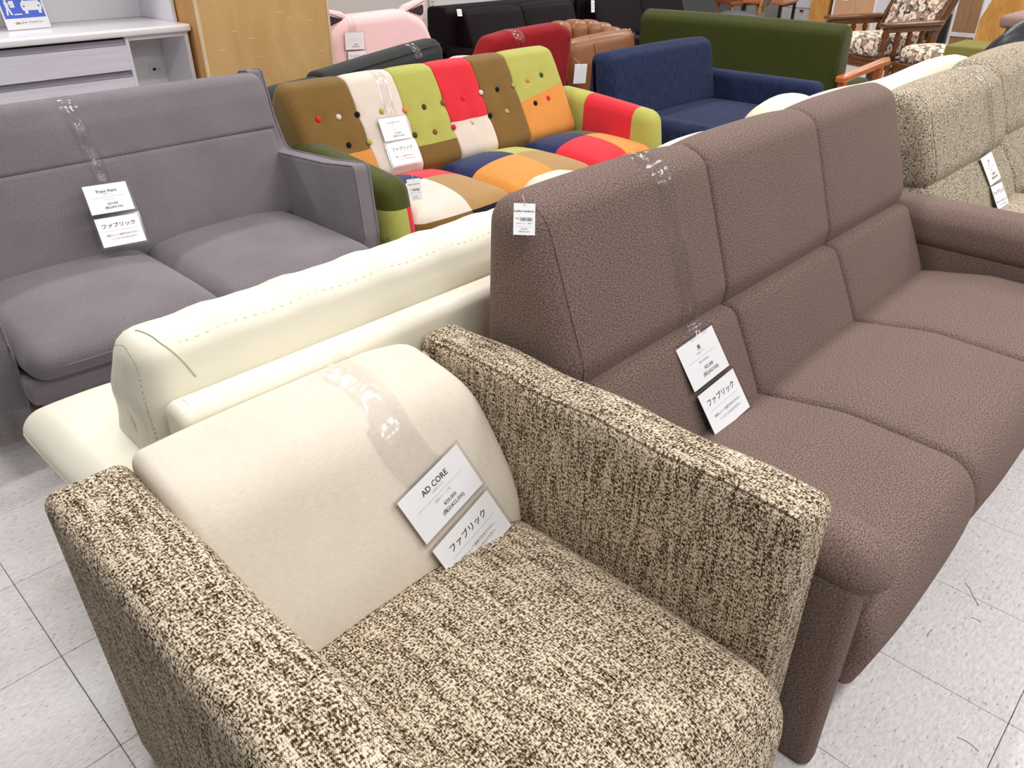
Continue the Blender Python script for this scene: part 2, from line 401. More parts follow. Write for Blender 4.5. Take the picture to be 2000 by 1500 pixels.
def split(mesh, key):
    V, F, UV = mesh; out = {}
    for f, u in zip(F, UV):
        c = Vector((0, 0, 0))
        for i in f: c += Vector(V[i])
        c /= len(f)
        a, b, d = (Vector(V[f[k]]) for k in (0, 1, 2)); nn = (b - a).cross(d - a).normalized()
        k = key(c, nn); g = out.setdefault(k, ([], [], [], {}))
        q = []
        for i in f:
            if i not in g[3]: g[3][i] = len(g[0]); g[0].append(V[i])
            q.append(g[3][i])
        g[1].append(tuple(q)); g[2].append(u)
    return {k: (g[0], g[1], g[2]) for k, g in out.items()}
def box(x0, x1, y0, y1, z0, z1, b=0.003):
    return rbox(x0, x1, y0, y1, z0, z1, b, 10.0, rs=1)
def join(*ms):
    V, F, UV = [], [], []
    for v, f, u in ms:
        o = len(V); V += list(v); F += [tuple(i + o for i in q) for q in f]; UV += list(u) if u else [[(0, 0)] * len(q) for q in f]
    return V, F, UV
def tube(pts, r, n=6, closed=False, taper=None):
    P = [Vector(p) for p in pts]; V, F, UV = [], [], []; m = len(P); L = 0
    for i, p in enumerate(P):
        if closed: d = P[(i+1) % m] - P[i-1]
        else: d = P[min(i+1, m-1)] - P[max(i-1, 0)]
        d.normalize(); u = d.cross(Vector((0, 0, 1)))
        if u.length < 0.05: u = d.cross(Vector((1, 0, 0)))
        u.normalize(); v = d.cross(u); rr = r * (taper[i] if taper else 1.0)
        for k in range(n): a = 2 * math.pi * k / n; V.append(tuple(p + (u * math.cos(a) + v * math.sin(a)) * rr))
    for i in range(m if closed else m - 1):
        j = (i+1) % m; L2 = L + (P[j] - P[i]).length
        for k in range(n):
            l = (k+1) % n; F.append((i*n+k, i*n+l, j*n+l, j*n+k)); UV.append([(L, k*0.002), (L, (k+1)*0.002), (L2, (k+1)*0.002), (L2, k*0.002)])
        L = L2
    if not closed:
        F.append(tuple(range(n))[::-1]); UV.append([(0, 0)] * n); F.append(tuple((m-1)*n + k for k in range(n))); UV.append([(0, 0)] * n)
    return V, F, UV
def turned(x, y, z0, prof, n=14):
    """lathe round a vertical axis: prof = [(height, radius)]"""
    V, F, UV = [], [], []
    for h, r in prof:
        for k in range(n): a = 2 * math.pi * k / n; V.append((x + r * math.cos(a), y + r * math.sin(a), z0 + h))
    for i in range(len(prof) - 1):
        for k in range(n):
            l = (k+1) % n; F.append((i*n+k, i*n+l, (i+1)*n+l, (i+1)*n+k)); UV.append([(k*.02, prof[i][0]), ((k+1)*.02, prof[i][0]), ((k+1)*.02, prof[i+1][0]), (k*.02, prof[i+1][0])])
    F.append(tuple(range(n))[::-1]); UV.append([(0, 0)] * n); F.append(tuple((len(prof)-1)*n + k for k in range(n))); UV.append([(0, 0)] * n)
    return V, F, UV
def smooth_pts(P, k=3):
    P = [Vector(p) for p in P]
    for _ in range(k):
        Q = [P[0]]
        for a, b in zip(P, P[1:]): Q += [a * .75 + b * .25, a * .25 + b * .75]
        P = Q + [P[-1]]
    return P
def ribbon(pts, wvec, t=0.0008, k=3):
    P = smooth_pts(pts, k); W = Vector(wvec); V, F, UV = [], [], []; L = 0
    for i, p in enumerate(P):
        d = (P[min(i+1, len(P)-1)] - P[max(i-1, 0)]).normalized(); nn = d.cross(W).normalized() * t
        if i: L += (p - P[i-1]).length
        for s, o in ((-.5, 0), (.5, 0), (.5, 1), (-.5, 1)): V.append(tuple(p + W * s + nn * o))
    l = 0
    for i in range(len(P) - 1):
        l2 = l + (P[i+1] - P[i]).length
        for a in range(4):
            b = (a+1) % 4; F.append((i*4+a, i*4+b, i*4+4+b, i*4+4+a)); UV.append([(a*.05, l), (b*.05, l), (b*.05, l2), (a*.05, l2)])
        l = l2
    F.append((3, 2, 1, 0)); UV.append([(0, 0)] * 4); e = len(V) - 4; F.append((e, e+1, e+2, e+3)); UV.append([(0, 0)] * 4)
    return V, F, UV
def frame_of(TL, TR, BL):
    TL, TR, BL = Vector(TL), Vector(TR), Vector(BL); ux = (TR - TL).normalized(); uy = (TL - BL); uy = (uy - ux * uy.dot(ux)).normalized()
    return TL, ux, uy, ux.cross(uy), (TR - TL).length, (TL - BL).length
def slab(fr, a0, a1, b0, b1, n0, n1):
    """box in a card's frame: a to the right, b downwards, n off the surface"""
    O, ux, uy, nn = fr[:4]; V = []
    for n in (n0, n1):
        for a, b in ((a0, b1), (a1, b1), (a1, b0), (a0, b0)): V.append(tuple(O + ux * a - uy * b + nn * n))
    F = [(3, 2, 1, 0), (4, 5, 6, 7), (0, 1, 5, 4), (1, 2, 6, 5), (2, 3, 7, 6), (3, 0, 4, 7)]
    return V, F, [[(0, 0), (1, 0), (1, 1), (0, 1)]] * 6
def flat_poly(fr, pts, n0, n1):
    O, ux, uy, nn = fr[:4]; m = len(pts); V = [tuple(O + ux * a - uy * b + nn * n) for n in (n0, n1) for a, b in pts]
    F = [tuple(range(m)), tuple(range(m, 2*m))[::-1]] + [(i, (i+1) % m, m + (i+1) % m, m + i) for i in range(m)]
    return V, F, None
def text_mesh(fr, s, a, b, size, n, bold=0.0, align='CENTER', sx=1.0):
    cu = bpy.data.curves.new('tmp_text', 'FONT'); cu.body = s; cu.size = size; cu.align_x = align; cu.align_y = 'CENTER'; cu.offset = bold; cu.resolution_u = 2
    o = bpy.data.objects.new('tmp_text', cu); COL.objects.link(o)
    dg = bpy.context.evaluated_depsgraph_get(); e = o.evaluated_get(dg); me = e.to_mesh()
    O, ux, uy, nn = fr[:4]
    V = [tuple(O + ux * (a + v.co.x * sx) - uy * (b - v.co.y) + nn * n) for v in me.vertices]; F = [tuple(p.vertices) for p in me.polygons]
    e.to_mesh_clear(); bpy.data.objects.remove(o); bpy.data.curves.remove(cu)
    return V, F, None

# ------------------------------------------------------------ the setting
def struct(o):
    o['kind'] = 'structure'; return o
floor = struct(obj('floor', box(-3.0, 12.5, -4.0, 7.0, -0.06, -0.004, 0.001), 'tile_joint', smooth=False)); floor['label'] = 'pale speckled vinyl tile floor with thin dark joints'
PX, PY, TX0, TY0 = 0.3055, 0.2995, 0.144, 1.172
tv, tf, tu = rbox(-PX/2 + .0006, PX/2 - .0006, -PY/2 + .0006, PY/2 - .0006, -0.004, 0.0, 0.0012, 10, rs=1)
tile_me = None
far_tiles = []
for i in range(-10, 41):
    for j in range(-17, 19):
        x, y = TX0 + (i + .5) * PX, TY0 + (j + .5) * PY
        if x < -2.9 or x > 12.3 or y < -3.9 or y > 6.8: continue
        if -0.75 < x < 3.1 and -0.75 < y < 2.95:
            if tile_me is None:
                t = obj('tile', (tv, tf, tu), 'vinyl_tile', floor, smooth=False, local=True); tile_me = t.data
            else:
                t = bpy.data.objects.new('tile', tile_me); COL.objects.link(t); t.parent = floor
            t.location = (x, y, 0)
        else: far_tiles.append((x, y))
V, F = [], []
for x, y in far_tiles:
    k = len(V); a, b = PX/2 - .0007, PY/2 - .0007
    V += [(x-a, y-b, 0), (x+a, y-b, 0), (x+a, y+b, 0), (x-a, y+b, 0), (x-a, y-b, -.004), (x+a, y-b, -.004), (x+a, y+b, -.004), (x-a, y+b, -.004)]
    F += [(k, k+1, k+2, k+3), (k, k+4, k+5, k+1), (k+1, k+5, k+6, k+2), (k+2, k+6, k+7, k+3), (k+3, k+7, k+4, k)]
o = obj('distant_tiles', (V, F, None), 'vinyl_tile', floor, smooth=False); o['kind'] = 'stuff'
for P in ([(1.264, .036), (1.269, .018), (1.261, -.004)], [(1.707, .160), (1.690, .142), (1.680, .137), (1.651, .113)], [(1.602, .115), (1.606, .104), (1.603, .093)], [(1.478, .165), (1.490, .168), (1.506, .164)]):
    obj('scuff', tube(smooth_pts([(x, y, .0004) for x, y in P], 2), .0008, 5), 'ink_soft', floor)
o = struct(obj('ceiling', box(-3.0, 12.5, -4.0, 7.0, 2.75, 2.85), 'ceiling_white', smooth=False)); o['label'] = 'plain white store ceiling'
WY = 5.05
wb = struct(obj('wall_back', box(-3.0, 7.3, WY, WY + .12, 0, 2.75), 'wall_paint', smooth=False)); wb['label'] = 'pale grey store wall behind the display'
o = obj('panel', box(2.6, 4.24, WY - .012, WY, 0.02, 2.4), 'wall_board', wb, smooth=False)
wr = struct(obj('wall_right', box(12.35, 12.5, -4.0, 7.0, 0, 2.75), 'wall_paint', smooth=False)); wr['label'] = 'far white wall past the wooden furniture'
# slotted shelf standard fixed to the wall
def standard(x):
    st = thing('shelf_standard', 'white slotted metal shelf upright on the grey wall beside the pink seat', 'shelf upright', (x, WY - .012, 0))
    obj('channel', box(x - .022, x + .022, WY - .022, WY - .012, 0.02, 2.4, 0.002), 'rail_white', st, smooth=False)
    V, F = [], []
    for k in range(42):
        for s in (-.010, .004):
            q = len(V); z = .35 + k * .025
            V += [(x + s, WY - .0225, z), (x + s + .006, WY - .0225, z), (x + s + .006, WY - .0225, z + .014), (x + s, WY - .0225, z + .014)]; F.append((q, q+1, q+2, q+3))
    obj('slots', (V, F, None), 'dark_gap', st, smooth=False)
standard(4.33)

# ceiling lamps (they light the store)
ORD = ('first', 'second', 'third', 'fourth', 'fifth', 'sixth')
for j, (y, word) in enumerate(((-2.6, 'furthest down the aisle'), (-.4, 'over the aisle'), (1.8, 'over the cream sofas'), (4.0, 'along the back wall'))):
    for i, x in enumerate((.45, 2.8, 5.15, 7.5, 9.85)):
        t = thing('ceiling_lamp', ORD[i] + ' fluorescent ceiling lamp from the left in the row ' + word, 'ceiling lamp', (x, y, 2.70), 0, 'fluorescent lamps on the ceiling')
        obj('housing', box(-.62, .62, -.11, .11, .012, .05, .004), 'ceiling_white', t, smooth=False, local=True)
        d = obj('diffuser', rbox(-.60, .60, -.09, .09, -.012, .012, .011, 10, rs=2), 'lamp_diffuser', t, local=True)
        ld = bpy.data.lights.new('lamp_light', 'AREA'); ld.shape = 'RECTANGLE'; ld.size = 1.16; ld.size_y = .16; ld.energy = LAMP_W; ld.color = (1.0, 0.995, 0.985)
        lo = bpy.data.objects.new('lamp_light', ld); COL.objects.link(lo); lo.parent = t; lo.location = (0, 0, -.02)

# ------------------------------------------------------------ price signs
CJK = 'ファブリック'
def sign(label, up, low, strip, sw, title, price, tax, note='', sub='2人掛けソファ', off=0.010, tsize=.0125, group='laminated price signs hung over the sofas', on=None):
    fu, fl = frame_of(*up), frame_of(*low)
    base = fl[0] - fl[2] * fl[5]
    t = thing('price_sign', label, 'price sign', tuple(base), 0, None)
    obj('strip', ribbon(snap(strip, bvh_of(on), .004, 3, 3, .0007), tuple(fu[1] * sw), .0006, 0), 'clear_film', t)
    for fr, kind in ((fu, 'up'), (fl, 'low')):
        w_, h_ = fr[4], fr[5]
        p = obj('card', slab(fr, 0, w_, 0, h_, off + .0012, off + .0018), 'paper', t, smooth=False)
        obj('sleeve', slab(fr, -.007, w_ + .007, -.006, h_ + .006, off, off + .0008), 'pouch_film', p, smooth=False)
        z = off + .0021; k = h_ / .09; s = k * .9
        if kind == 'up':
            ms = [text_mesh(fr, title, w_ * .5, h_ * .24, tsize * s, z, .0002)]
            ms.append(text_mesh(fr, price, w_ * .55, h_ * .70, .0105 * s, z, .00009)); ms.append(text_mesh(fr, tax, w_ * .55, h_ * .83, .0105 * s, z, .00009))
            obj('lettering', join(*ms), 'ink', p, smooth=False)
            obj('small_print', join(text_mesh(fr, sub, w_ * .5, h_ * .35, .0052 * s, z), text_mesh(fr, note or '店頭在庫品', w_ * .5, h_ * .54, .0055 * s, z)), 'ink_soft', p, smooth=False)
            obj('rule', slab(fr, w_ * .12, w_ * .88, h_ * .445, h_ * .452, z - .0002, z), 'rule_grey', p, smooth=False)
        else:
            obj('lettering', text_mesh(fr, CJK, w_ * .5, h_ * .30, .0175 * s, z, .0002, sx=1.12), 'ink', p, smooth=False)
            obj('small_print', join(text_mesh(fr, '季節によって温度が左右されない、', w_ * .54, h_ * .63, .0072 * s, z), text_mesh(fr, 'リーズナブルなものも多い。', w_ * .56, h_ * .76, .0072 * s, z)), 'ink', p, smooth=False)
            obj('rule', slab(fr, w_ * .14, w_ * .9, h_ * .465, h_ * .471, z - .0002, z), 'rule_grey', p, smooth=False)
    return t
def hang_tag(name, label, TL, TR, BL, logo=True, off=0.0):
    fr = frame_of(TL, TR, BL); w_, h_ = fr[4], fr[5]
    t = thing(name, label, 'price tag', tuple(fr[0] - fr[2] * h_))
    p = obj('card', slab(fr, 0, w_, 0, h_, off, off + .0006), 'paper', t, smooth=False)
    z = off + .0009
    obj('lettering', text_mesh(fr, 'トレジャーファクトリー', w_ * .5, h_ * .26, w_ * .105, z, .0003, sx=.86), 'ink', p, smooth=False)
    bars = []; x = w_ * .3; rnd = random.Random(3)
    while x < w_ * .88:
        b = rnd.choice((.006, .010, .016)) * w_; bars.append(slab(fr, x, x + b, h_ * .45, h_ * .56, z - .0002, z)); x += b + rnd.choice((.010, .016, .024)) * w_
    obj('barcode', join(*bars), 'ink', p, smooth=False)
    obj('small_print', join(text_mesh(fr, '中古', w_ * .18, h_ * .49, w_ * .09, z), text_mesh(fr, '3人掛けソファー 布張り', w_ * .5, h_ * .64, w_ * .07, z), text_mesh(fr, '¥25,000', w_ * .5, h_ * .82, w_ * .09, z), text_mesh(fr, '(税込¥27,500)', w_ * .5, h_ * .90, w_ * .085, z)), 'ink', p, smooth=False)
    obj('rule', slab(fr, w_ * .12, w_ * .88, h_ * .745, h_ * .75, z - .0002, z), 'rule_grey', p, smooth=False)
    top = fr[0] + fr[1] * w_ * .5
    obj('string', tube([tuple(top - fr[2] * h_ * .08 + fr[3] * z), tuple(top + fr[2] * h_ * .03 + fr[3] * (z + .003)), tuple(top + fr[2] * .016 - fr[1] * .004)], .0006), 'string', t)
    return t

# ------------------------------------------------------------ tweed armchair in the foreground
t = thing('armchair', 'tweed armchair with boxy flat arms and a beige back cushion in the foreground', 'armchair', (.58, .68, 0))
def armwarp(side):
    def w_(x, y, z):
        k = max(0.0, (.62 - z)) * .012
        return (x + k * side, y, z + .0035 * math.sin(y * 23 + side) * (1 if z > .5 else 0))
    return w_
for (x0, x1, s) in ((.160, .288, 1), (.884, .981, -1)):
    a = obj('arm', rbox(x0, x1, .278, 1.122, .035, .624, .024, .035, (.006, .0, .004), armwarp(s)), 'tweed_near', t)
    xi = x0 + .014 if s > 0 else x0 + .008
    for xe in (xi, ):
        P = [(xe, .315, .60)] + [(xe, .30 + .79 * k / 20, .6195 + .0035 * math.sin((.30 + .79 * k / 20) * 23 + s)) for k in range(21)] + [(xe, 1.104, .60)]
        obj('seam', tube(P, .0035), 'tweed_near', a)
seat = rbox(.289, .883, .225, .86, .12, .350, .075, .03, (0.0, .01, .048))
obj('seat', seat, 'tweed_near', t)
prof = rp([(.85, .16, .03), (.775, .34, .2), (.922, .618, .10), (1.105, .655, .03), (1.105, .16, .03)], .025)
def backwarp(x, y, z):
    k = max(0.0, (z - .36) / .26); c = .586
    s = max(0.0, (x - c) / .297)
    return (c + (x - c) * (1 - (.075 if x > c else 0.0) * k * k), y, z - .05 * k * max(0, s - .5) ** 1.5)
obj('back_cushion', loft(prof, .286, .883, .02, .05, .006, .03, backwarp), 'linen', t, label='beige woven back cushion with faint stains')
obj('rear_panel', box(.288, .884, 1.096, 1.112, .06, .55, .004), 'tweed_near', t)
obj('underframe', box(.25, .92, .30, 1.09, .05, .13), 'dark_gap', t, smooth=False)
for x in (.23, .935):
    for y in (.36, 1.04): obj('caster', turned(x, y, 0, [(0, .018), (.02, .02), (.04, .018)]), 'foot_black', t)
sign('price sign leaning on the beige cushion of the tweed armchair',
     ((.597, .846, .505), (.750, .865, .540), (.618, .804, .425)), ((.626, .797, .411), (.776, .816, .448), (.645, .757, .335)),
     [(.637, 1.085, .640), (.640, 1.05, .648), (.650, 1.0, .645), (.647, .945, .636), (.642, .912, .618), (.645, .893, .590), (.658, .868, .545), (.676, .855, .520)], .085,
     'AD CORE', '¥20,000', '(税込¥22,000)', '底面キズ・シミ有', '1人掛けソファ', .001, .0165, on=t)

# ------------------------------------------------------------ brown three-seat sofa
t = thing('sofa', 'brown heathered fabric three-seat sofa with high two-tier back beside the tweed armchair', 'sofa', (1.87, .6, 0))
XB = [1.0, 1.582, 2.13, 2.70]
up = rp([(.825, .535, .03), (.815, .60, .05), (.915, .885, .055), (.975, .905, .05), (1.045, .885, .06), (1.06, .50, .03)], .025)
low = rp([(.70, .30, .03), (.688, .36, .04), (.742, .47, .12), (.785, .553, .028), (1.02, .553, .02), (1.02, .30, .02)], .02)
st_ = rp([(.205, .185, .015), (.178, .30, .12), (.215, .392, .075), (.48, .40, .3), (.72, .355, .03), (.72, .21, .02)], .012)
for i in range(3):
    a, b = XB[i], XB[i+1]
    e0, e1 = (.045 if i == 0 else .014), (.05 if i == 2 else .014)
    obj('upper_back_cushion', loft(up, a, b, e0, e1, .010, .035), 'brown_fabric', t)
    a2, b2 = (1.05 if i == 0 else a), (2.66 if i == 2 else b)
    obj('lower_back_cushion', loft(low, a2, b2, .018, .018, .012, .035), 'brown_fabric', t)
    def crease(x, y, z, i=i):
        if z < .33 or i == 0: return (x, y, z)
        d = 0
        for (cx, cy, sl, ln, am) in (((1.86, .42, -.10, .16, .007), (1.90, .37, -.06, .12, .005), (1.80, .50, -.12, .12, .005)) if i == 1 else ((2.45, .45, -.1, .15, .005),)):
            d += am * math.exp(-((y - cy - sl * (x - cx)) / .012) ** 2 - ((x - cx) / ln) ** 2)
        return (x, y, z - d)
    obj('seat_cushion', loft(st_, a2 - (.003 if i == 0 else 0), b2, .022, .022, .012, .03 if i == 0 else .02, crease), 'brown_fabric', t)
obj('seam', tube(snap([(1.045, .80, .56), (1.04, .83, .66), (1.036, .86, .76), (1.034, .89, .86), (1.03, .945, .90)], bvh_of(t), .0005), .0022), 'brown_fabric', t)
for (px0, px1, qx0, qx1) in ((.992, 1.108, .995, 1.045), (2.655, 2.83, 2.668, 2.80)):
    p = obj('arm', rbox(qx0, qx1, .213, .98, 0.0, .45, .018, .04), 'brown_fabric', t)
    zt = .522 if px0 < 2 else .555
    def pw(x, y, z, zt=zt): return (x, y, z - .014 * max(0, (.36 - y) / .16) ** 2 * (1 if z > .47 else .3))
    obj('armrest_pad', rbox(px0, px1, .192, .95, .425, zt, .047, .03, (.004, .006, .010), pw), 'brown_fabric', p)
obj('base', box(1.05, 2.70, .25, 1.0, .16, .30, .01), 'brown_fabric', t)
obj('rear_panel', rbox(1.02, 2.69, .99, 1.05, .10, .56, .02, .1), 'brown_fabric', t)
for x in (1.12, 2.62):
    for y in (.34, .94): obj('leg', box(x - .025, x + .025, y - .025, y + .025, 0, .17), 'foot_black', t, smooth=False)
sign('price sign on the lower back of the brown three-seat sofa',
     ((1.304, .773, .549), (1.452, .777, .555), (1.308, .717, .465)), ((1.313, .711, .455), (1.464, .715, .462), (1.318, .656, .373)),
     [(1.395, 1.01, .918), (1.392, .965, .930), (1.392, .925, .915), (1.392, .905, .862), (1.400, .870, .772), (1.400, .832, .677), (1.402, .793, .590), (1.398, .772, .560), (1.392, .778, .545)], .062,
     '洲', '¥25,000', '(税込¥27,500)', '幅165×奥行85cm', '3人掛けソファ', .002, on=t)
BT = ((.985, .947, .908), (1.013, .920, .906), (.956, .925, .862))
hang_tag('price_tag', 'white hang tag with barcode on the top left corner of the brown sofa', *BT, off=.002)

# ------------------------------------------------------------ cream leather sofa seen from behind
t = thing('sofa', 'cream white leather sofa seen from behind between the grey sofa and tweed armchair', 'sofa', (1.15, 1.45, 0))
rail = rp([(1.128, .04, .01), (1.128, .650, .03), (1.205, .650, .03), (1.205, .04, .01)], .04)
fr_ = obj('back_frame', loft(rail, .388, 1.97, .018, .018), 'cream_leather', t)
P = [(.415, 1.1275, .10)] + [(.415, 1.1275, .10 + .52 * k / 8) for k in range(1, 9)] + [(.415, 1.138, .643), (.415, 1.155, .6505), (.415, 1.18, .6505)]
V, F, UV = [], [], []
def stitches(P, d=.004, r=.0006):
    P = smooth_pts(P, 2); ms = []; acc = 0; on = True; cur = [P[0]]
    pts = []
    for a, b in zip(P, P[1:]):
        n = max(1, int((b - a).length / (d / 2)))
        for k in range(n): pts.append(a + (b - a) * k / n)
    for i in range(0, len(pts) - 2, 3): ms.append(tube([pts[i], pts[i+1]], r, 4))
    return join(*ms)
obj('stitching', stitches(P), 'thread_dark', fr_)
def cushwarp(x, y, z):
    e = max(0, 1 - (x - .355) / .10)
    x2 = x + e * .004 * math.sin(z * 48)
    k = max(0, (z - .70) / .06)
    return (x2, y, z + .0045 * math.sin(x * 37) * k + .003 * math.sin(x * 71 + 1) * k)
cu = rp([(1.235, .36, .07), (1.212, .62, .08), (1.222, .717, .05), (1.275, .749, .05), (1.365, .72, .06), (1.44, .55, .1), (1.44, .36, .08)], .025)
c_ = obj('back_cushion', loft(cu, .366, 1.965, .06, .06, .003, .025, cushwarp, True), 'cream_leather', t)
cb = bvh_of(c_)
obj('seam', tube(snap([(.405, 1.30, .770), (.412, 1.262, .766), (.43, 1.225, .735), (.45, 1.212, .69), (.462, 1.207, .66)], cb, .0004), .0018), 'thread', c_)
P = []
for p, q in zip(cu, cu[1:]):
    if p.y > .48 and p.x < 1.36: P.append((.362, p.x + (1.31 - p.x) * .10, p.y - .004))
obj('stitching', stitches(snap(P, cb, .0005, 1, 1), .005), 'thread_dark', c_)
P = [(.45 + k * .05, 1.226, .735 + .0045 * math.sin((.45 + k * .05) * 37) * .8) for k in range(31)]
obj('stitching', stitches(snap(P, cb, .0003, 1, 0), .007, .0005), 'thread', c_)
def cream_arm(x0, x1, name='arm'):
    a = obj(name, rbox(x0 + .035, x1 - .01, 1.22, 1.66, .03, .43, .03, .06, (0, 0, 0), lambda x, y, z: (x + .05 * max(0, .43 - z) / .4 * (1 if x < (x0 + x1) / 2 else 0), y, z)), 'cream_leather', t)
    obj('armrest_pad', rbox(x0, x1, 1.205, 1.715, .405, .495, .042, .03, (.012, .018, .020), lambda x, y, z: (x, y, z - .05 * max(0, (y - 1.45) / .26) ** 2)), 'cream_leather', a)
    yz = [(1.23, .452), (1.4, .452), (1.55, .445), (1.66, .425)]
    obj('seam', tube(snap([(x0 - .004, y, z) for y, z in yz], bvh_of(a), .0003), .0022), 'thread', a)
cream_arm(.262, .50); cream_arm(1.74, 1.97)
obj('seat', rbox(.50, 1.74, 1.38, 1.78, .14, .42, .05, .06, (0, .01, .02)), 'cream_leather', t)
for x in (.36, 1.86):
    for y in (1.26, 1.6): obj('leg', box(x - .02, x + .02, y - .02, y + .02, 0, .06), 'foot_black', t, smooth=False)

# ------------------------------------------------------------ grey velvet sofa
t = thing('sofa', 'grey velvet two-seat sofa with winged arms in front of the white cabinet', 'sofa', (.93, 2.5, 0))
bl = rp([(2.62, .34, .03), (2.585, .40, .05), (2.664, .688, .014), (2.84, .688, .01), (2.85, .25, .02), (2.70, .25, .02)], .03)
bu = rp([(2.664, .688, .014), (2.690, .80, .06), (2.725, .862, .05), (2.80, .872, .03), (2.84, .688, .01)], .025)
obj('lower_back', loft(bl, .37, 1.50, .01, .01, .006), 'grey_velvet', t)
obj('upper_back', loft(bu, .37, 1.512, .008, .008, .004), 'grey_velvet', t)
wing = [(2.85, .20, .03), (2.845, .868, .015), (2.775, .876, .015), (2.735, .72, .1), (2.675, .605, .05), (2.35, .622, .2), (2.168, .645, .02), (2.145, .40, .1), (2.170, .20, .045)]
def grey_arm(x0, x1):
    wr_ = rp(wing, .03)
    a = obj('arm', loft(wr_, x0, x1, .012, .012, .0, fan=False), 'grey_velvet', t)
    for xe in (x0 + .006, x1 - .006):
        P = [(xe, p.x, p.y) for p in rp([(y, z, r) for y, z, r in wing], .03)]
        obj('piping', tube(P, .0042, 5, True), 'grey_velvet', a)
grey_arm(.272, .376); grey_arm(1.488, 1.555)
for x0, x1 in ((.385, .918), (.928, 1.475)):
    s = obj('seat_cushion', rbox(x0, x1, 2.065, 2.70, .308, .405, .045, .03, (.012, .02, .034), lambda x, y, z: (x, y, z)), 'grey_velvet', t)
    P = [(x0 + .02, 2.072, .352), (x0 + .08, 2.052, .352), ((x0+x1)/2, 2.045, .352), (x1 - .08, 2.052, .352), (x1 - .02, 2.072, .352)]
    obj('piping', tube(smooth_pts(P, 2), .004), 'grey_velvet', s)
obj('base', rbox(.37, 1.49, 2.10, 2.82, .24, .318, .015, .1), 'grey_velvet', t)
for x in (.345, 1.52):
    for y in (2.22, 2.8): obj('leg', turned(x + (.06 if x < 1 else -.06), y + .06 * (1 if y < 2.5 else -1), 0, [(0, .012), (.25, .02)]), 'dark_wood', t)
sign('price sign on the back of the grey velvet sofa',
     ((.781, 2.594, .639), (.911, 2.590, .632), (.773, 2.554, .560)), ((.775, 2.547, .548), (.906, 2.544, .540), (.771, 2.507, .468)),
     [(.842, 2.80, .884), (.843, 2.74, .884), (.843, 2.705, .864), (.849, 2.670, .789), (.859, 2.640, .712), (.862, 2.620, .665), (.862, 2.607, .640)], .052,
     'Franc franc', '¥27,000', '(税込¥29,700)', 'ファブリック', '2人掛けソファ', .001, .0155, on=t)

# ------------------------------------------------------------ patchwork sofa
t = thing('sofa', 'multicoloured patchwork velvet sofa with button-tufted back', 'sofa', (2.5, 2.55, 0))
PB = [1.645, 1.94, 2.176, 2.40, 2.637, 2.86, 3.215]
cols = [('brown', 'orange', .535), ('ivory', 'ivory', .0), ('lime', 'brown', .505), ('red', 'ivory', .565), ('brown', 'brown', .0), ('lime', 'orange', .60)]
pb = rp([(2.66, .36, .03), (2.625, .44, .05), (2.775, .72, .06), (2.815, .785, .045), (2.885, .80, .04), (2.93, .74, .05), (2.95, .2, .02), (2.76, .2, .02)], .018)
BUT = [(1.749, .671, 'red'), (1.843, .665, 'ivory'), (1.934, .662, 'black'), (2.055, .657, 'lime'), (2.176, .646, 'orange'), (2.281, .644, 'olive'), (2.392, .646, 'brown'), (2.515, .649, 'red'), (2.633, .657, 'ivory'), (2.741, .657, 'black'), (2.852, .661, 'lime'), (2.959, .671, 'orange'), (3.066, .682, 'olive'),
       (1.841, .564, 'black'), (1.941, .559, 'lime'), (2.180, .549, 'olive'), (2.291, .544, 'brown'), (2.404, .546, 'red'), (2.522, .552, 'ivory'), (2.642, .560, 'black'), (2.753, .562, 'lime'), (2.960, .570, 'black'), (3.060, .580, 'red')]
def tuft(x, y, z):
    d = 0.0
    if y < 2.83:
        for bx, bz, _ in BUT:
            q = ((x - bx) ** 2 + (z - bz) ** 2) / .00055
            if q < 6: d += .011 * math.exp(-q)
    return (x, y + d * .88, z - d * .47)
for i, (c1, c2, zs) in enumerate(cols):
    e0, e1 = (.042 if i == 0 else .006), (.042 if i == 5 else .006)
    m_ = loft(pb, PB[i], PB[i+1], e0, e1, .004, .016, tuft)
    def key(c, n, c1=c1, c2=c2, zs=zs, i=i):
        if c.y > 2.90: return 'red' if i < 4 else 'tan'
        z0 = zs + (.16 * (c.x - 2.95) if i == 5 else 0)
        return c1 if c.z > z0 else c2
    if zs: m_ = cut(m_, (2.95, 2.7, zs), (-.16 if i == 5 else 0, 0, 1))
    for nm, ms in sorted(split(m_, key).items()):
        obj('back_panel', ms, 'velvet_' + nm, t)
def ball(c, r, sq=.5):
    V, F, UV = [], [], []; n, m = 10, 6
    ax = Vector((0, -.88, .47)).normalized(); u = Vector((1, 0, 0)); v = ax.cross(u)
    for j in range(m + 1):
        a = math.pi * .55 * j / m
        for k in range(n): b = 2 * math.pi * k / n; V.append(tuple(Vector(c) + ax * (r * sq * math.cos(a)) + (u * math.cos(b) + v * math.sin(b)) * (r * math.sin(a) + 1e-5)))
    for j in range(m):
        for k in range(n): l = (k+1) % n; F.append((j*n+k, (j+1)*n+k, (j+1)*n+l, j*n+l)); UV.append([(0, 0)] * 4)
    return V, F, UV
for bx, bz, c in BUT:
    yy = 2.625 + (bz - .44) * (.15 / .28); obj('button', ball((bx, yy + .003, bz), .0125, .65), 'velvet_' + c, t)
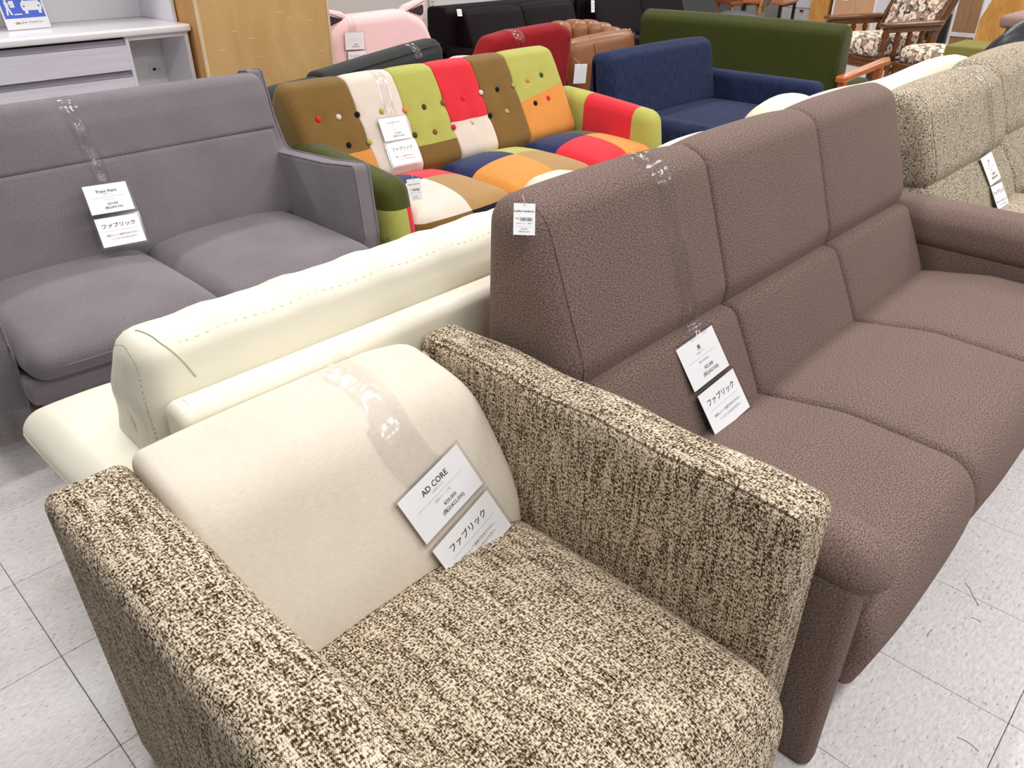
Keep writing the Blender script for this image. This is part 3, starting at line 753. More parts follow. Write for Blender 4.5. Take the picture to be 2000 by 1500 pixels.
def seatpatch(x0, x1, q, f):
    m_ = rbox(x0, x1, 2.17, 2.68, .22, .40, .05, .02, (.012, .03, .045))
    xm, ym = x0 + (x1 - x0) * .52, 2.44
    def key(c, n):
        if c.y < 2.21 and c.z < .375: return f[0] + '_' if c.x < xm else f[1] + '__'
        if c.z < .33 and c.x < x0 + .03: return 'orange'
        if c.z < .24: return 'black'
        return q[(0 if c.y > ym else 2) + (0 if c.x < xm else 1)]
    for co, no in (((xm, 0, 0), (1, 0, 0)), ((0, ym, 0), (0, 1, 0)), ((0, 2.21, 0), (0, 1, 0)), ((0, 0, .375), (0, 0, 1)), ((x0 + .03, 0, 0), (1, 0, 0))): m_ = cut(m_, co, no)
    s = None; pcs = sorted(split(m_, key).items())
    for nm, ms in pcs:
        nm = nm.rstrip('_')
        if s is None: s = obj('seat_cushion', ms, 'velvet_' + nm, t)
        else: obj('patch', ms, 'velvet_' + nm, s)
seatpatch(1.74, 2.262, ('navy', 'red', 'ivory', 'tan'), ('brown', 'black'))
seatpatch(2.268, 2.80, ('navy', 'lime', 'orange', 'tan'), ('olive', 'lime'))
seatpatch(2.806, 3.26, ('navy', 'olive', 'red', 'orange'), ('red', 'orange'))
def patch_arm(x0, x1, key, lean, cuts=()):
    m_ = rbox(x0, x1, 2.20, 2.83, .10, .60, .052, .022, (.01, .012, .0), lambda x, y, z: (x + lean * max(0, z - .3) * .25, y + (z - .6) * .12, z - .055 * max(0, (2.80 - y) / .64) ** 1.3 * (1 if z > .35 else 0)))
    for co, no in cuts: m_ = cut(m_, co, no)
    a = None
    for nm, ms in sorted(split(m_, key).items()):
        nm = nm.rstrip('_')
        if a is None: a = obj('arm', ms, 'velvet_' + nm, t)
        else: obj('patch', ms, 'velvet_' + nm, a)
def lkey(c, n):
    if c.y < 2.24 and c.x > 1.71 and c.z < .45: return 'red'
    if c.z > .45: return 'navy' if c.x > 1.735 else 'olive'
    return 'lime'
patch_arm(1.635, 1.765, lkey, -.15, (((0, 0, .45), (0, 0, 1)), ((1.71, 0, 0), (1, 0, 0)), ((1.735, 0, 0), (1, 0, 0)), ((0, 2.24, 0), (0, 1, 0))))
def rkey(c, n):
    if c.x > 3.328: return 'orange'
    return 'lime' if c.y < 2.30 else ('lime_' if c.y > 2.60 else 'red')
patch_arm(3.22, 3.345, rkey, .05, (((3.328, 0, 0), (1, 0, 0)), ((0, 2.30, 0), (0, 1, 0)), ((0, 2.60, 0), (0, 1, 0))))
obj('base', rbox(1.74, 3.27, 2.22, 2.9, .12, .25, .02, .1), 'velvet_orange', t)
for x in (1.78, 3.20):
    for y in (2.3, 2.84): obj('leg', turned(x, y, 0, [(0, .013), (.13, .02)]), 'dark_wood', t)
sign('price sign in front of the ivory stripe of the patchwork sofa',
     ((2.007, 2.713, .635), (2.149, 2.711, .630), (2.009, 2.670, .551)), ((2.001, 2.664, .542), (2.150, 2.662, .538), (2.006, 2.622, .458)),
     [(2.106, 2.86, .812), (2.107, 2.81, .806), (2.106, 2.785, .775), (2.101, 2.765, .732), (2.09, 2.735, .672), (2.095, 2.724, .642)], .052,
     'パッチワーク', '¥14,000', '(税込¥15,400)', '3人掛けソファ', '布張りソファ', .002, .0115, on=t)
hang_tag('price_tag', 'small white hang tag on the left arm of the patchwork sofa', (1.716, 2.175, .553), (1.748, 2.140, .560), (1.721, 2.140, .487), off=.012)

# ------------------------------------------------------------ white cabinet with hutch
t = thing('cabinet', 'white kitchen cabinet with drawers and open niche behind the grey sofa', 'cabinet', (1.3, 4.35, 0))
obj('counter', rbox(.55, 1.928, 4.065, 4.62, .872, .906, .012, .3), 'white_counter', t)
b = obj('side_panel', box(1.895, 1.915, 4.09, 4.60, 0, .872), 'white_board', t, smooth=False)
obj('side_panel', box(.56, .58, 4.09, 4.60, 0, .872), 'white_board', t, smooth=False)
obj('divider', box(1.600, 1.618, 4.09, 4.58, .06, .872), 'white_board', t, smooth=False)
obj('top_rail', box(1.618, 1.895, 4.092, 4.58, .852, .872), 'white_board', t, smooth=False)
bk = obj('back_board', box(.58, 1.895, 4.57, 4.58, .0, .872), 'inside_white', t, smooth=False)
obj('shelf', box(1.618, 1.895, 4.11, 4.38, .40, .418), 'inside_white', t, smooth=False)
obj('plinth', box(.58, 1.895, 4.12, 4.15, 0, .06), 'dark_gap', t, smooth=False)
def port(x, y, z, par):
    pts = [(math.cos(2*math.pi*k/24), math.sin(2*math.pi*k/24)) for k in range(24)]
    p = obj('cable_port', tube([(x + .026 * a, y, z + .026 * c) for a, c in pts], .0028, 6, True), 'white_board', par)
    obj('slit', box(x - .008, x + .008, y - .003, y + .001, z - .006, z + .006, .001), 'dark_gap', p, smooth=False)
nb_ = obj('niche_back', box(1.618, 1.895, 4.38, 4.39, .06, .852), 'inside_white', t, smooth=False)
port(1.83, 4.378, .672, nb_)
for z0, z1 in ((.726, .862), (.45, .722), (.07, .446)):
    d = obj('drawer', box(.584, 1.597, 4.078, 4.10, z0, z1 - .022, .003), 'drawer_white', t, smooth=False)
    obj('handle_channel', join(box(.584, 1.597, 4.092, 4.10, z1 - .024, z1, .001), box(.584, 1.597, 4.076, 4.09, z1 - .024, z1 - .018, .001)), 'silver', d, smooth=False)
    obj('gap', box(.584, 1.597, 4.10, 4.102, z1 - .005, z1 + .010, .001), 'dark_gap', d, smooth=False)
hb = obj('hutch_back', box(.58, 1.92, 4.575, 4.59, .906, 1.75), 'white_board', t, smooth=False)
port(1.40, 4.573, .985, hb)
obj('hutch_side', box(1.905, 1.925, 4.20, 4.59, .906, 1.75), 'white_board', t, smooth=False)
obj('hutch_side', box(.56, .58, 4.20, 4.59, .906, 1.75), 'white_board', t, smooth=False)
obj('hutch_top', box(.56, 1.925, 4.20, 4.59, 1.75, 1.78), 'white_board', t, smooth=False)
# loading-area poster standing on the counter
fr = frame_of((1.195, 4.445, 1.178), (1.385, 4.455, 1.178), (1.220, 4.372, .910))
t = thing('poster', 'blue and white loading pictogram poster standing on the white cabinet', 'poster', (1.29, 4.376, .906))
W_, H_ = fr[4], fr[5]
sh = obj('sheet', slab(fr, 0, W_, 0, H_, -.001, 0), 'paper', t, smooth=False)
bh = H_ * .83
obj('blue_field', slab(fr, W_ * .035, W_ * .965, H_ * .035, bh, 0, .0004), 'poster_blue', sh, smooth=False)
z = .0008
def PP(pts): return flat_poly(fr, [(a * W_, bh - b * W_) for a, b in pts], .0004, z)
car = [PP([(.50, .16), (.93, .16), (.95, .22), (.95, .30), (.91, .36), (.51, .36), (.48, .30), (.48, .22)]), PP([(.53, .36), (.90, .36), (.84, .50), (.58, .50)]), PP([(.53, .09), (.60, .09), (.60, .17), (.53, .17)]), PP([(.84, .09), (.91, .09), (.91, .17), (.84, .17)]),
       PP([(.47, .50), (.86, .56), (.86, .585), (.47, .525)])]
man = [PP([(.165 + .035 * math.cos(k * .524), .42 + .035 * math.sin(k * .524)) for k in range(12)]), PP([(.12, .38), (.19, .38), (.20, .28), (.20, .22), (.13, .22)]), PP([(.13, .23), (.17, .23), (.14, .08), (.10, .08)]), PP([(.16, .23), (.20, .23), (.24, .08), (.20, .08)]), PP([(.18, .36), (.29, .30), (.29, .28), (.18, .32)]), PP([(.23, .24), (.335, .24), (.335, .39), (.23, .39)]), PP([(.27, .075), (.45, .075), (.45, .10), (.27, .10)])]
obj('pictogram', join(*car, *man), 'paper', sh, smooth=False)
z2 = .0011
def PQ(pts): return flat_poly(fr, [(a * W_, bh - b * W_) for a, b in pts], .0008, z2)
obj('window_print', join(PQ([(.57, .375), (.86, .375), (.82, .475), (.605, .475)]), PQ([(.545 + .022 * math.cos(k * .63), .255 + .022 * math.sin(k * .63)) for k in range(10)]), PQ([(.885 + .022 * math.cos(k * .63), .255 + .022 * math.sin(k * .63)) for k in range(10)])), 'poster_blue', sh, smooth=False)
obj('lettering', text_mesh(fr, 'トレジャーファクトリー', W_ * .56, H_ * .905, W_ * .066, .0006, .0002, sx=.86), 'ink', sh, smooth=False)
obj('logo', flat_poly(fr, [(W_ * (.245 + .03 * math.cos(k * .524)), H_ * .905 + W_ * .03 * math.sin(k * .524)) for k in range(12)], 0, .0006), 'logo_yellow', sh, smooth=False)
obj('logo', flat_poly(fr, [(W_ * (.285 + .026 * math.cos(k * .524)), H_ * .905 + W_ * .026 * math.sin(k * .524)) for k in range(12)], 0, .0008), 'logo_violet', sh, smooth=False)

# ------------------------------------------------------------ plywood-backed cupboard
t = thing('cupboard', 'tall plywood-backed wooden cupboard beside the white cabinet', 'cupboard', (2.31, 4.2, 0))
obj('back_panel', box(1.944, 2.678, 3.998, 4.006, .02, 1.9, .001), 'plywood', t, smooth=False)
obj('edge_strip', box(1.930, 1.944, 3.992, 4.006, 0, 1.92, .001), 'pale_edge', t, smooth=False)
obj('edge_strip', box(2.678, 2.692, 3.992, 4.006, 0, 1.92, .001), 'pale_edge', t, smooth=False)
obj('side_panel', box(1.932, 1.950, 4.006, 4.40, 0, 1.92, .001), 'plywood_side', t, smooth=False)
obj('side_panel', box(2.672, 2.690, 4.006, 4.40, 0, 1.92, .001), 'plywood_side', t, smooth=False)
obj('top_panel', box(1.930, 2.692, 3.992, 4.40, 1.90, 1.92, .001), 'plywood_side', t, smooth=False)
ms = []
for x, z0, l in ((2.02, .78, .035), (2.10, .86, .03), (2.18, .82, .04), (2.36, .93, .05), (2.43, .90, .03), (2.44, .70, .02), (2.55, .88, .03), (2.34, .76, .02), (2.48, .80, .025), (2.60, .72, .03), (2.22, .73, .02)):
    ms.append(box(x, x + l, 3.9975, 3.999, z0, z0 + .003, .0003))
obj('scratches', join(*ms), 'pale_edge', t, smooth=False)

# ------------------------------------------------------------ pink seat with ears
t = thing('seat', 'pale pink floor seat with small pointed ears against the grey wall', 'seat', (3.44, 4.5, 0))
# back is built face-on: outline in x and z, swept in y
def face_loft(out, y0, y1, r, puff=0.0):
    V, F, UV = loft([Vector(p) for p in out], y0, y1, r, r, puff)
    return [(v[1], v[0], v[2]) for v in V], [f[::-1] for f in F], [[(a[1], a[0]) for a in u[::-1]] for u in UV]
obj('backrest', face_loft(rp([(2.93, .10, .05), (2.99, .72, .10), (3.10, .818, .09), (3.60, .828, .10), (3.76, .76, .12), (3.84, .60, .15), (3.86, .10, .05)], .03), 4.44, 4.62, .05, .01), 'pink_fabric', t)
obj('cushion', rbox(2.95, 3.66, 4.16, 4.46, .08, .34, .08, .05, (0, .02, .02)), 'pink_fabric', t)
for pts, ins in (([(3.53, .80, .02), (3.62, .862, .03), (3.79, .902, .02), (3.795, .83, .02), (3.76, .74, .03)], [(3.625, .825, .005), (3.765, .86, .012), (3.765, .80, .02), (3.735, .79, .02)]),
                 ([(3.20, .80, .02), (3.11, .855, .03), (2.96, .885, .02), (2.955, .81, .02), (3.0, .72, .03)], [(3.12, .812, .005), (2.985, .845, .012), (2.985, .79, .02), (3.01, .78, .02)])):
    e = obj('ear', face_loft(rp(pts, .03), 4.47, 4.53, .022), 'pink_fabric', t)
    obj('ear_lining', face_loft(rp(ins, .03), 4.466, 4.48, .004), 'ear_dark', e)
sign('price sign on the backrest of the pink eared seat',
     ((3.08, 4.43, .742), (3.226, 4.43, .734), (3.08, 4.43, .642)), ((3.09, 4.43, .630), (3.231, 4.43, .624), (3.09, 4.43, .530)),
     [(3.145, 4.50, .838), (3.145, 4.46, .838), (3.148, 4.428, .815), (3.15, 4.420, .77), (3.152, 4.420, .742)], .055, '', '¥5,000', '(税込¥5,500)', 'ファブリック', '座椅子', .004, on=t)
t = thing('stool', 'small pale pink round stool behind the charcoal sofa', 'stool', (3.835, 4.15, 0))
obj('seat', turned(0, 0, .485, [(0, .09), (.004, .11), (.03, .118), (.055, .11), (.065, .09), (.068, .0)]) , 'pink_fabric', t, local=True)
for k in range(4):
    a = math.pi / 4 + k * math.pi / 2; obj('leg', tube([(.08 * math.cos(a), .08 * math.sin(a), .49), (.10 * math.cos(a), .10 * math.sin(a), 0)], .012), 'oak', t, local=True)

# ------------------------------------------------------------ dark plum leather sofas along the wall
for i, (x0, x1, lab) in enumerate(((4.07, 5.50, 'dark plum leather sofa against the wall, nearest the pink seat'), (5.53, 7.05, 'dark plum leather sofa against the wall, behind the green sofa'))):
    t = thing('sofa', lab, 'sofa', ((x0 + x1) / 2, 4.5, 0))
    zt = .815 if i == 0 else .83
    pr = rp([(4.58, .20, .02), (4.58, zt - .02, .05), (4.66, zt, .03), (4.80, zt - .01, .03), (4.82, .06, .02), (4.60, .06, .02)], .03)
    obj('back_frame', loft(pr, x0, x1, .02, .02), 'plum_leather', t)
    pc = rp([(4.42, .34, .04), (4.40, .50, .06), (4.52, zt - .03, .06), (4.60, zt - .05, .03), (4.60, .34, .02)], .03)
    w3 = (x1 - x0 - .22) / 2
    for k in range(2): obj('back_cushion', loft(pc, x0 + .11 + k * w3, x0 + .11 + (k + 1) * w3, .02, .02, .02), 'plum_leather', t)
    obj('seat', rbox(x0 + .12, x1 - .12, 3.93, 4.46, .16, .40, .05, .08, (0, .02, .02)), 'plum_leather', t)
    for a, b_ in ((x0, x0 + .13), (x1 - .13, x1)): obj('arm', rbox(a, b_, 3.95, 4.70, .05, .55, .04, .08), 'plum_leather', t)
    for x in (x0 + .08, x1 - .08):
        for y in (4.0, 4.72): obj('foot', box(x - .025, x + .025, y - .025, y + .025, 0, .07), 'foot_black', t, smooth=False)
for x, y, zt, lab in ((4.11, 4.515, .803, 'small white tag on the plum sofa nearest the pink seat'), (5.60, 4.50, .775, 'white tag on the plum sofa behind the green sofa')):
    fr = frame_of((x, y, zt), (x + .045, y, zt - .002), (x + .004, y - .012, zt - (.045 if x < 5 else .09)))
    t = thing('price_tag', lab, 'price tag', tuple(fr[0] - fr[2] * fr[5]))
    s = obj('card', slab(fr, 0, fr[4], 0, fr[5], 0, .0008), 'paper', t, smooth=False)
    obj('small_print', join(*[slab(fr, .006, .038, fr[5] * q, fr[5] * (q + .04), .0008, .0011) for q in (.3, .5, .7)]), 'ink_soft', s, smooth=False)

# ------------------------------------------------------------ charcoal sofa, turned a little
ang = math.atan2(.46, 1.45)
t = thing('sofa', 'charcoal fabric sofa behind the patchwork sofa with one headrest folded lower', 'sofa', (1.78, 3.17, 0), ang)
pc = lambda zt, th: rp([(.02, .05, .02), (.0, zt - .06, .05), (.04, zt, .05), (th, zt - .005, .05), (th + .02, zt - .09, .04), (th + .02, .05, .02)], .03)
obj('back_cushion', loft(pc(.715, .12), .0, .42, .04, .015, .004), 'charcoal_fabric', t, local=True)
obj('back_cushion', loft(pc(.735, .14), .42, 1.50, .02, .06, .006, .03, lambda x, y, z: (x, y, z + (.035 * max(0, (x - .55) / .95) if z > .3 else 0))), 'charcoal_fabric', t, local=True)
P = [(.45 + k * .1, .012, .708 + .035 * max(0, (.45 + k * .1 - .55) / .95)) for k in range(11)]
obj('seam', tube(P, .003), 'velvet_black', t, local=True)
obj('seat', rbox(.02, 1.46, .14, .44, .10, .38, .05, .08), 'charcoal_fabric', t, local=True)
for x in (.1, 1.38):
    for y in (.06, .40): obj('leg', box(x - .02, x + .02, y - .02, y + .02, 0, .11), 'foot_black', t, smooth=False, local=True)
def strip_only(label, pts, wv, wd, on):
    pts = snap(pts, bvh_of(on), .004, 3, 2, .001); P = [Vector(p) for p in pts]
    t = thing('sign_strip', label, 'sign strip', tuple(P[-1])); obj('strip', ribbon(pts, tuple(Vector(wv).normalized() * wd), .0008, 0), 'clear_film', t); return t
ca, sa = math.cos(ang), math.sin(ang)
def CH(x, y, z): return (1.78 + ca * x - sa * y, 3.17 + sa * x + ca * y, z)
strip_only('clear plastic sign strip draped over the charcoal sofa', [CH(1.20, .11, .778), CH(1.20, .05, .778), CH(1.20, .005, .755), CH(1.20, -.012, .70), CH(1.21, -.012, .62)], (ca, sa, 0), .075, t)

# ------------------------------------------------------------ red armchair back
t = thing('armchair', 'dark red fabric armchair behind the patchwork sofa', 'armchair', (3.6, 3.5, 0))
obj('backrest', face_loft(rp([(3.33, .30, .03), (3.185, .64, .08), (3.27, .782, .06), (3.42, .80, .1), (3.83, .812, .06), (3.945, .775, .05), (3.90, .42, .05), (3.86, .30, .03)], .03), 3.28, 3.44, .05, .008), 'red_fabric', t)
sx = obj('seat', rbox(3.36, 3.84, 3.42, 3.85, .20, .42, .05, .05), 'red_fabric', t)
for a, b_ in ((3.28, 3.38), (3.82, 3.92)): obj('arm', rbox(a, b_, 3.40, 3.85, .20, .58, .04, .05), 'red_fabric', t)
for x in (3.36, 3.84):
    for y in (3.40, 3.80): obj('leg', turned(x, y, 0, [(0, .014), (.22, .022)]), 'dark_wood', t)
strip_only('clear plastic sign strip draped over the red armchair', [(3.44, 3.40, .822), (3.45, 3.32, .826), (3.455, 3.27, .806), (3.462, 3.262, .765), (3.466, 3.262, .715)], (1, -.1, 0), .075, t)

# ------------------------------------------------------------ tan leather chair with channelled back
t = thing('armchair', 'tan leather tub armchair with channel-stitched back behind the navy sofa', 'armchair', (4.5, 3.75, 0))
pr = rp([(3.36, .30, .03), (3.34, .55, .06), (3.37, .685, .06), (3.47, .695, .06), (3.53, .60, .05), (3.53, .30, .03)], .025)
obj('back_roll', loft(pr, 4.02, 4.86, .06, .10, .006, .03, lambda x, y, z: (x, y + .14 * max(0, (x - 4.5) / .36) ** 2, z + .015 * math.sin((x - 4.02) * 3.5))), 'tan_leather', t)
obj('seam', tube([(4.235, 3.352, .40), (4.235, 3.334, .55), (4.235, 3.352, .66), (4.235, 3.40, .705)], .003), 'tan_leather', t)
n = 5
for k in range(n):
    x0, x1 = 4.14 + k * .145, 4.14 + (k + 1) * .145
    s = math.sin(math.pi * (k + .5) / n)
    obj('channel', rbox(x0, x1, 3.60 - .03 * s, 3.74, .40, .755 + .04 * s - .02 * k, .05, .04, (.0, .02, .01), lambda x, y, z: (x + (z - .5) * .12, y, z)), 'tan_leather', t)
obj('seat', rbox(4.10, 4.82, 3.52, 3.88, .15, .42, .05, .08), 'tan_leather', t)
obj('arm', rbox(4.00, 4.12, 3.5, 3.88, .08, .56, .05, .06), 'tan_leather', t); obj('arm', rbox(4.78, 4.90, 3.55, 3.88, .08, .58, .05, .06), 'tan_leather', t)
for x in (4.08, 4.8):
    for y in (3.42, 3.82): obj('leg', box(x - .02, x + .02, y - .02, y + .02, 0, .32), 'foot_black', t, smooth=False)
strip_only('clear plastic sign strip draped over the tan leather armchair', [(4.70, 3.54, .725), (4.72, 3.46, .728), (4.73, 3.40, .70), (4.735, 3.375, .64), (4.74, 3.37, .60)], (1, .2, 0), .08, t)
fr = frame_of((3.93, 3.26, .588), (4.05, 3.26, .577), (3.93, 3.26, .475))
t = thing('sign_card', 'blank white card hanging between the red armchair and navy sofa', 'card', tuple(fr[0] - fr[2] * fr[5]))
c_ = obj('card', slab(fr, 0, fr[4], 0, fr[5], 0, .001), 'paper', t, smooth=False)
obj('hole', flat_poly(fr, [(fr[4] * .5 + .003 * math.cos(k), .008 + .003 * math.sin(k)) for k in range(6)], .001, .0013), 'dark_gap', c_, smooth=False)
obj('string', tube([tuple(fr[0] + fr[1] * fr[4] * .5 - fr[2] * .008), tuple(fr[0] + fr[1] * (fr[4] * .5 + .02) + fr[2] * .03 + Vector((0, .08, 0)))], .001), 'string', t)

# ------------------------------------------------------------ navy sofa
t = thing('sofa', 'navy blue corded fabric sofa between the patchwork and green sofas', 'sofa', (4.1, 2.45, 0))
pr = rp([(2.62, .30, .03), (2.60, .42, .04), (2.665, .715, .04), (2.72, .742, .035), (2.80, .73, .03), (2.83, .10, .02), (2.66, .10, .02)], .03)
obj('backrest', loft(pr, 3.49, 4.52, .05, .05, .008, .04, lambda x, y, z: (x, y, z)), 'navy_cord', t)
obj('seam', tube([(3.54, 2.662, .700), (3.8, 2.656, .702), (4.2, 2.656, .702), (4.47, 2.662, .700)], .003), 'navy_cord', t)
obj('seat', rbox(3.56, 4.50, 2.00, 2.66, .20, .405, .05, .04, (0, .02, .022)), 'navy_cord', t)
obj('arm', rbox(3.45, 3.57, 1.98, 2.60, .10, .475, .045, .04, (.01, .0, .0), lambda x, y, z: (x, y, z)), 'navy_cord', t)
obj('arm', rbox(4.50, 4.64, 1.97, 2.78, .10, .555, .045, .04), 'navy_cord', t)
obj('base', rbox(3.55, 4.52, 2.04, 2.78, .10, .24, .02, .1), 'navy_cord', t)
for x in (3.52, 4.56):
    for y in (2.06, 2.74): obj('leg', turned(x, y, 0, [(0, .014), (.11, .02)]), 'dark_wood', t)

# ------------------------------------------------------------ green sofa seen from behind
t = thing('sofa', 'dark green fabric sofa with wooden arms seen from behind', 'sofa', (5.3, 2.85, 0))
pr2 = rp([(5.06, .16, .02), (5.04, .76, .05), (5.12, .805, .05), (5.19, .78, .04), (5.22, .16, .02)], .04)
V, F, UV = loft(pr2, 2.10, 3.60, .03, .03, .006)
gb = obj('backrest', ([(v[1], v[0], v[2]) for v in V], [f[::-1] for f in F], [[(a[0], a[1]) for a in u[::-1]] for u in UV]), 'green_fabric', t)
for ye in (2.115, 3.585):
    obj('piping', tube(snap([(5.056, ye, .18), (5.042, ye, .5), (5.037, ye, .75), (5.055, ye, .79), (5.10, ye, .808)], bvh_of(t), .001), .0045), 'green_fabric', t)
obj('seat', rbox(5.18, 5.78, 2.14, 3.56, .26, .42, .05, .08), 'green_fabric', t)
for y0 in (2.03, 3.60):
    a = obj('arm', rbox(5.02, 5.72, y0, y0 + .065, .485, .525, .015, .2, (0, 0, 0), lambda x, y, z: (x, y, z + .035 * (x - 5.02) / .7)), 'red_wood', t)
    obj('post', rbox(5.05, 5.10, y0 + .008, y0 + .055, 0, .50, .01, .2), 'red_wood', a); obj('post', rbox(5.60, 5.65, y0 + .008, y0 + .055, 0, .52, .01, .2), 'red_wood', a)
obj('rail', rbox(5.62, 5.66, 2.08, 3.62, .20, .28, .01, .4), 'red_wood', t); obj('rail', rbox(5.06, 5.10, 2.08, 3.62, .12, .20, .01, .4), 'red_wood', t)

# ------------------------------------------------------------ peach-cream sofa behind the brown sofa
t = thing('sofa', 'pale peach leather sofa back to back with the brown sofa', 'sofa', (3.2, 1.55, 0))
pr = rp([(1.15, .05, .02), (1.145, .70, .06), (1.20, .79, .05), (1.29, .80, .05), (1.36, .72, .06), (1.36, .05, .02)], .03)
obj('back', loft(pr, 2.72, 4.47, .06, .06, .004, .03, lambda x, y, z: (x, y, z + (.010 * math.sin((x - 2.7) * 5.5) - .012 if z > .5 else 0))), 'peach_leather', t)
obj('back', loft(rp([(1.15, .05, .02), (1.145, .60, .06), (1.20, .68, .05), (1.36, .66, .06), (1.36, .05, .02)], .03), 2.02, 2.70, .04, .03), 'peach_leather', t)
obj('back_cushion', rbox(2.16, 2.56, 1.37, 1.50, .42, .70, .07, .04, (0, .03, .02)), 'peach_leather', t)
obj('back_cushion', rbox(2.98, 3.46, 1.44, 1.60, .42, .685, .07, .04, (0, .04, .035), lambda x, y, z: (x, y, z + .012 * math.sin((x - 2.98) * 9))), 'peach_leather', t)
obj('seat', rbox(2.26, 4.24, 1.36, 1.86, .14, .42, .06, .08, (0, .02, .02)), 'peach_leather', t)
obj('arm', rbox(2.03, 2.27, 1.30, 1.95, .05, .535, .07, .04, (.01, .015, .035)), 'peach_leather', t)
obj('arm', rbox(4.25, 4.47, 1.30, 1.93, .05, .50, .07, .04, (.01, .015, .02)), 'peach_leather', t)
for x in (2.12, 4.38):
    for y in (1.22, 1.8): obj('leg', box(x - .02, x + .02, y - .02, y + .02, 0, .07), 'foot_black', t, smooth=False)

# ------------------------------------------------------------ light tweed sofa at the right
t = thing('sofa', 'light tweed reclining sofa with two-tier back beyond the brown sofa', 'sofa', (3.75, .6, 0))
up = rp([(.815, .545, .05), (.80, .60, .06), (.875, .80, .07), (.95, .85, .06), (1.06, .825, .06), (1.08, .50, .03)], .025)
low = rp([(.71, .30, .03), (.69, .36, .05), (.735, .46, .12), (.80, .555, .045), (1.03, .555, .02), (1.03, .30, .02)], .025)
for x0, x1 in ((2.88, 3.725), (3.80, 4.66)):
    sh_ = (lambda x, y, z: (x, y, z)) if x0 < 3 else (lambda x, y, z: (x, y + .028 + .02 * (z - .5) / .35, z + .004))
    obj('upper_back_cushion', loft(up, x0, x1, .035, .035, .012, .035, sh_), 'tweed_far', t)
    obj('lower_back_cushion', loft(low, x0, x1, .035, .035, .012, .035, sh_), 'tweed_far', t)
    obj('seat_cushion', loft(rp([(.21, .12, .03), (.18, .36, .08), (.30, .42, .1), (.74, .38, .04), (.74, .12, .03)], .03), x0 + .06, x1, .04, .04, .012, .04), 'tweed_far', t)
    for xe in (x0 + .012,):
        obj('seam', tube(snap([(xe + .03, .81, .58), (xe + .028, .815, .65), (xe + .028, .86, .77), (xe + .03, .93, .835)], bvh_of(t), .001), .003), 'tweed_far', t)
obj('arm', rbox(2.875, 2.94, .24, .90, .05, .46, .03, .05), 'tweed_far', t); obj('arm', rbox(4.66, 4.78, .22, .95, .05, .52, .04, .05), 'tweed_far', t)
obj('base', box(2.92, 4.64, .28, 1.02, .04, .20), 'dark_gap', t, smooth=False)
for x in (2.92, 4.68):
    for y in (.32, .9): obj('foot', box(x - .02, x + .02, y - .02, y + .02, 0, .06), 'foot_black', t, smooth=False)
sign('price sign on the light tweed reclining sofa',
     ((3.36, .787, .568), (3.495, .789, .571), (3.362, .726, .476)), ((3.36, .724, .473), (3.49, .720, .468), (3.362, .667, .386)),
     [(3.465, 1.02, .866), (3.47, .95, .876), (3.475, .905, .858), (3.495, .862, .772), (3.49, .800, .64), (3.475, .785, .585), (3.465, .790, .558)], .085, '2P', '¥35,000', '(税込¥38,500)', '店頭品', '2人掛けソファ', .002, on=t)

# ------------------------------------------------------------ floral armchair and ottoman
FA = R(-113)
t = thing('armchair', 'dark wood armchair with floral cushions near the far right', 'armchair', (7.78, 2.90, 0), FA)
# local: faces -y
L = dict(local=True)
obj('seat_cushion', rbox(-.27, .27, -.33, .28, .315, .465, .05, .05, (0, .012, .02)), 'floral_fabric', t, **L)
obj('back_cushion', rbox(-.26, .26, .20, .33, .42, 1.02, .05, .05, (0, .02, 0), lambda x, y, z: (x, y + (z - .42) * .38, z)), 'floral_fabric', t, **L)
for s in (-1, 1):
    obj('back_post', loft(rp([(.24, .25, .02), (.24, .50, .1), (.40, .78, .2), (.46, 1.08, .02), (.54, 1.08, .02), (.48, .75, .2), (.33, .48, .1), (.32, .0, .02), (.25, .0, .02)], .04), s * .30 - .02, s * .30 + .02, .008), 'dark_wood', t, **L)
    a = obj('armrest', rbox(s * .33 - .045, s * .33 + .045, -.36, .32, .565, .60, .015, .1, (.006, .0, .004)), 'dark_wood', t, **L)
    for yy in (-.30, -.16, -.02, .12):
        obj('spindle', turned(s * .33, yy, .30 if yy > -.29 else .0, [(0, .022), (.05, .024), (.08, .016), (.12, .028), (.17, .018), (.19, .026), (.22, .016), (.27, .02)] if yy > -.29 else [(0, .022), (.22, .028), (.30, .030), (.36, .02), (.38, .03), (.40, .02), (.42, .03), (.45, .02), (.50, .034), (.56, .022), (.57, .024)]), 'dark_wood', a, **L)
    obj('apron', rbox(s * .33 - .02, s * .33 + .02, -.32, .30, .52, .565, .006, .2), 'dark_wood', a, **L)
    obj('side_rail', rbox(s * .31 - .018, s * .31 + .018, -.30, .30, .22, .31, .008, .2), 'dark_wood', t, **L)
obj('front_rail', rbox(-.31, .31, -.325, -.29, .225, .315, .010, .2), 'dark_wood', t, **L)
obj('moulding', rbox(-.30, .30, -.334, -.32, .262, .272, .004, .3), 'dark_wood', t, **L)
t = thing('ottoman', 'floral cushioned ottoman on a dark wood frame beside the floral armchair', 'ottoman', (7.50, 2.30, 0), FA)
obj('cushion', rbox(-.23, .23, -.20, .22, .30, .435, .05, .05, (0, .01, .02)), 'floral_fabric', t, **L)
obj('frame', join(rbox(-.25, .25, -.235, -.20, .20, .305, .01, .2), rbox(-.25, .25, .22, .25, .20, .305, .01, .2)), 'dark_wood', t, **L)
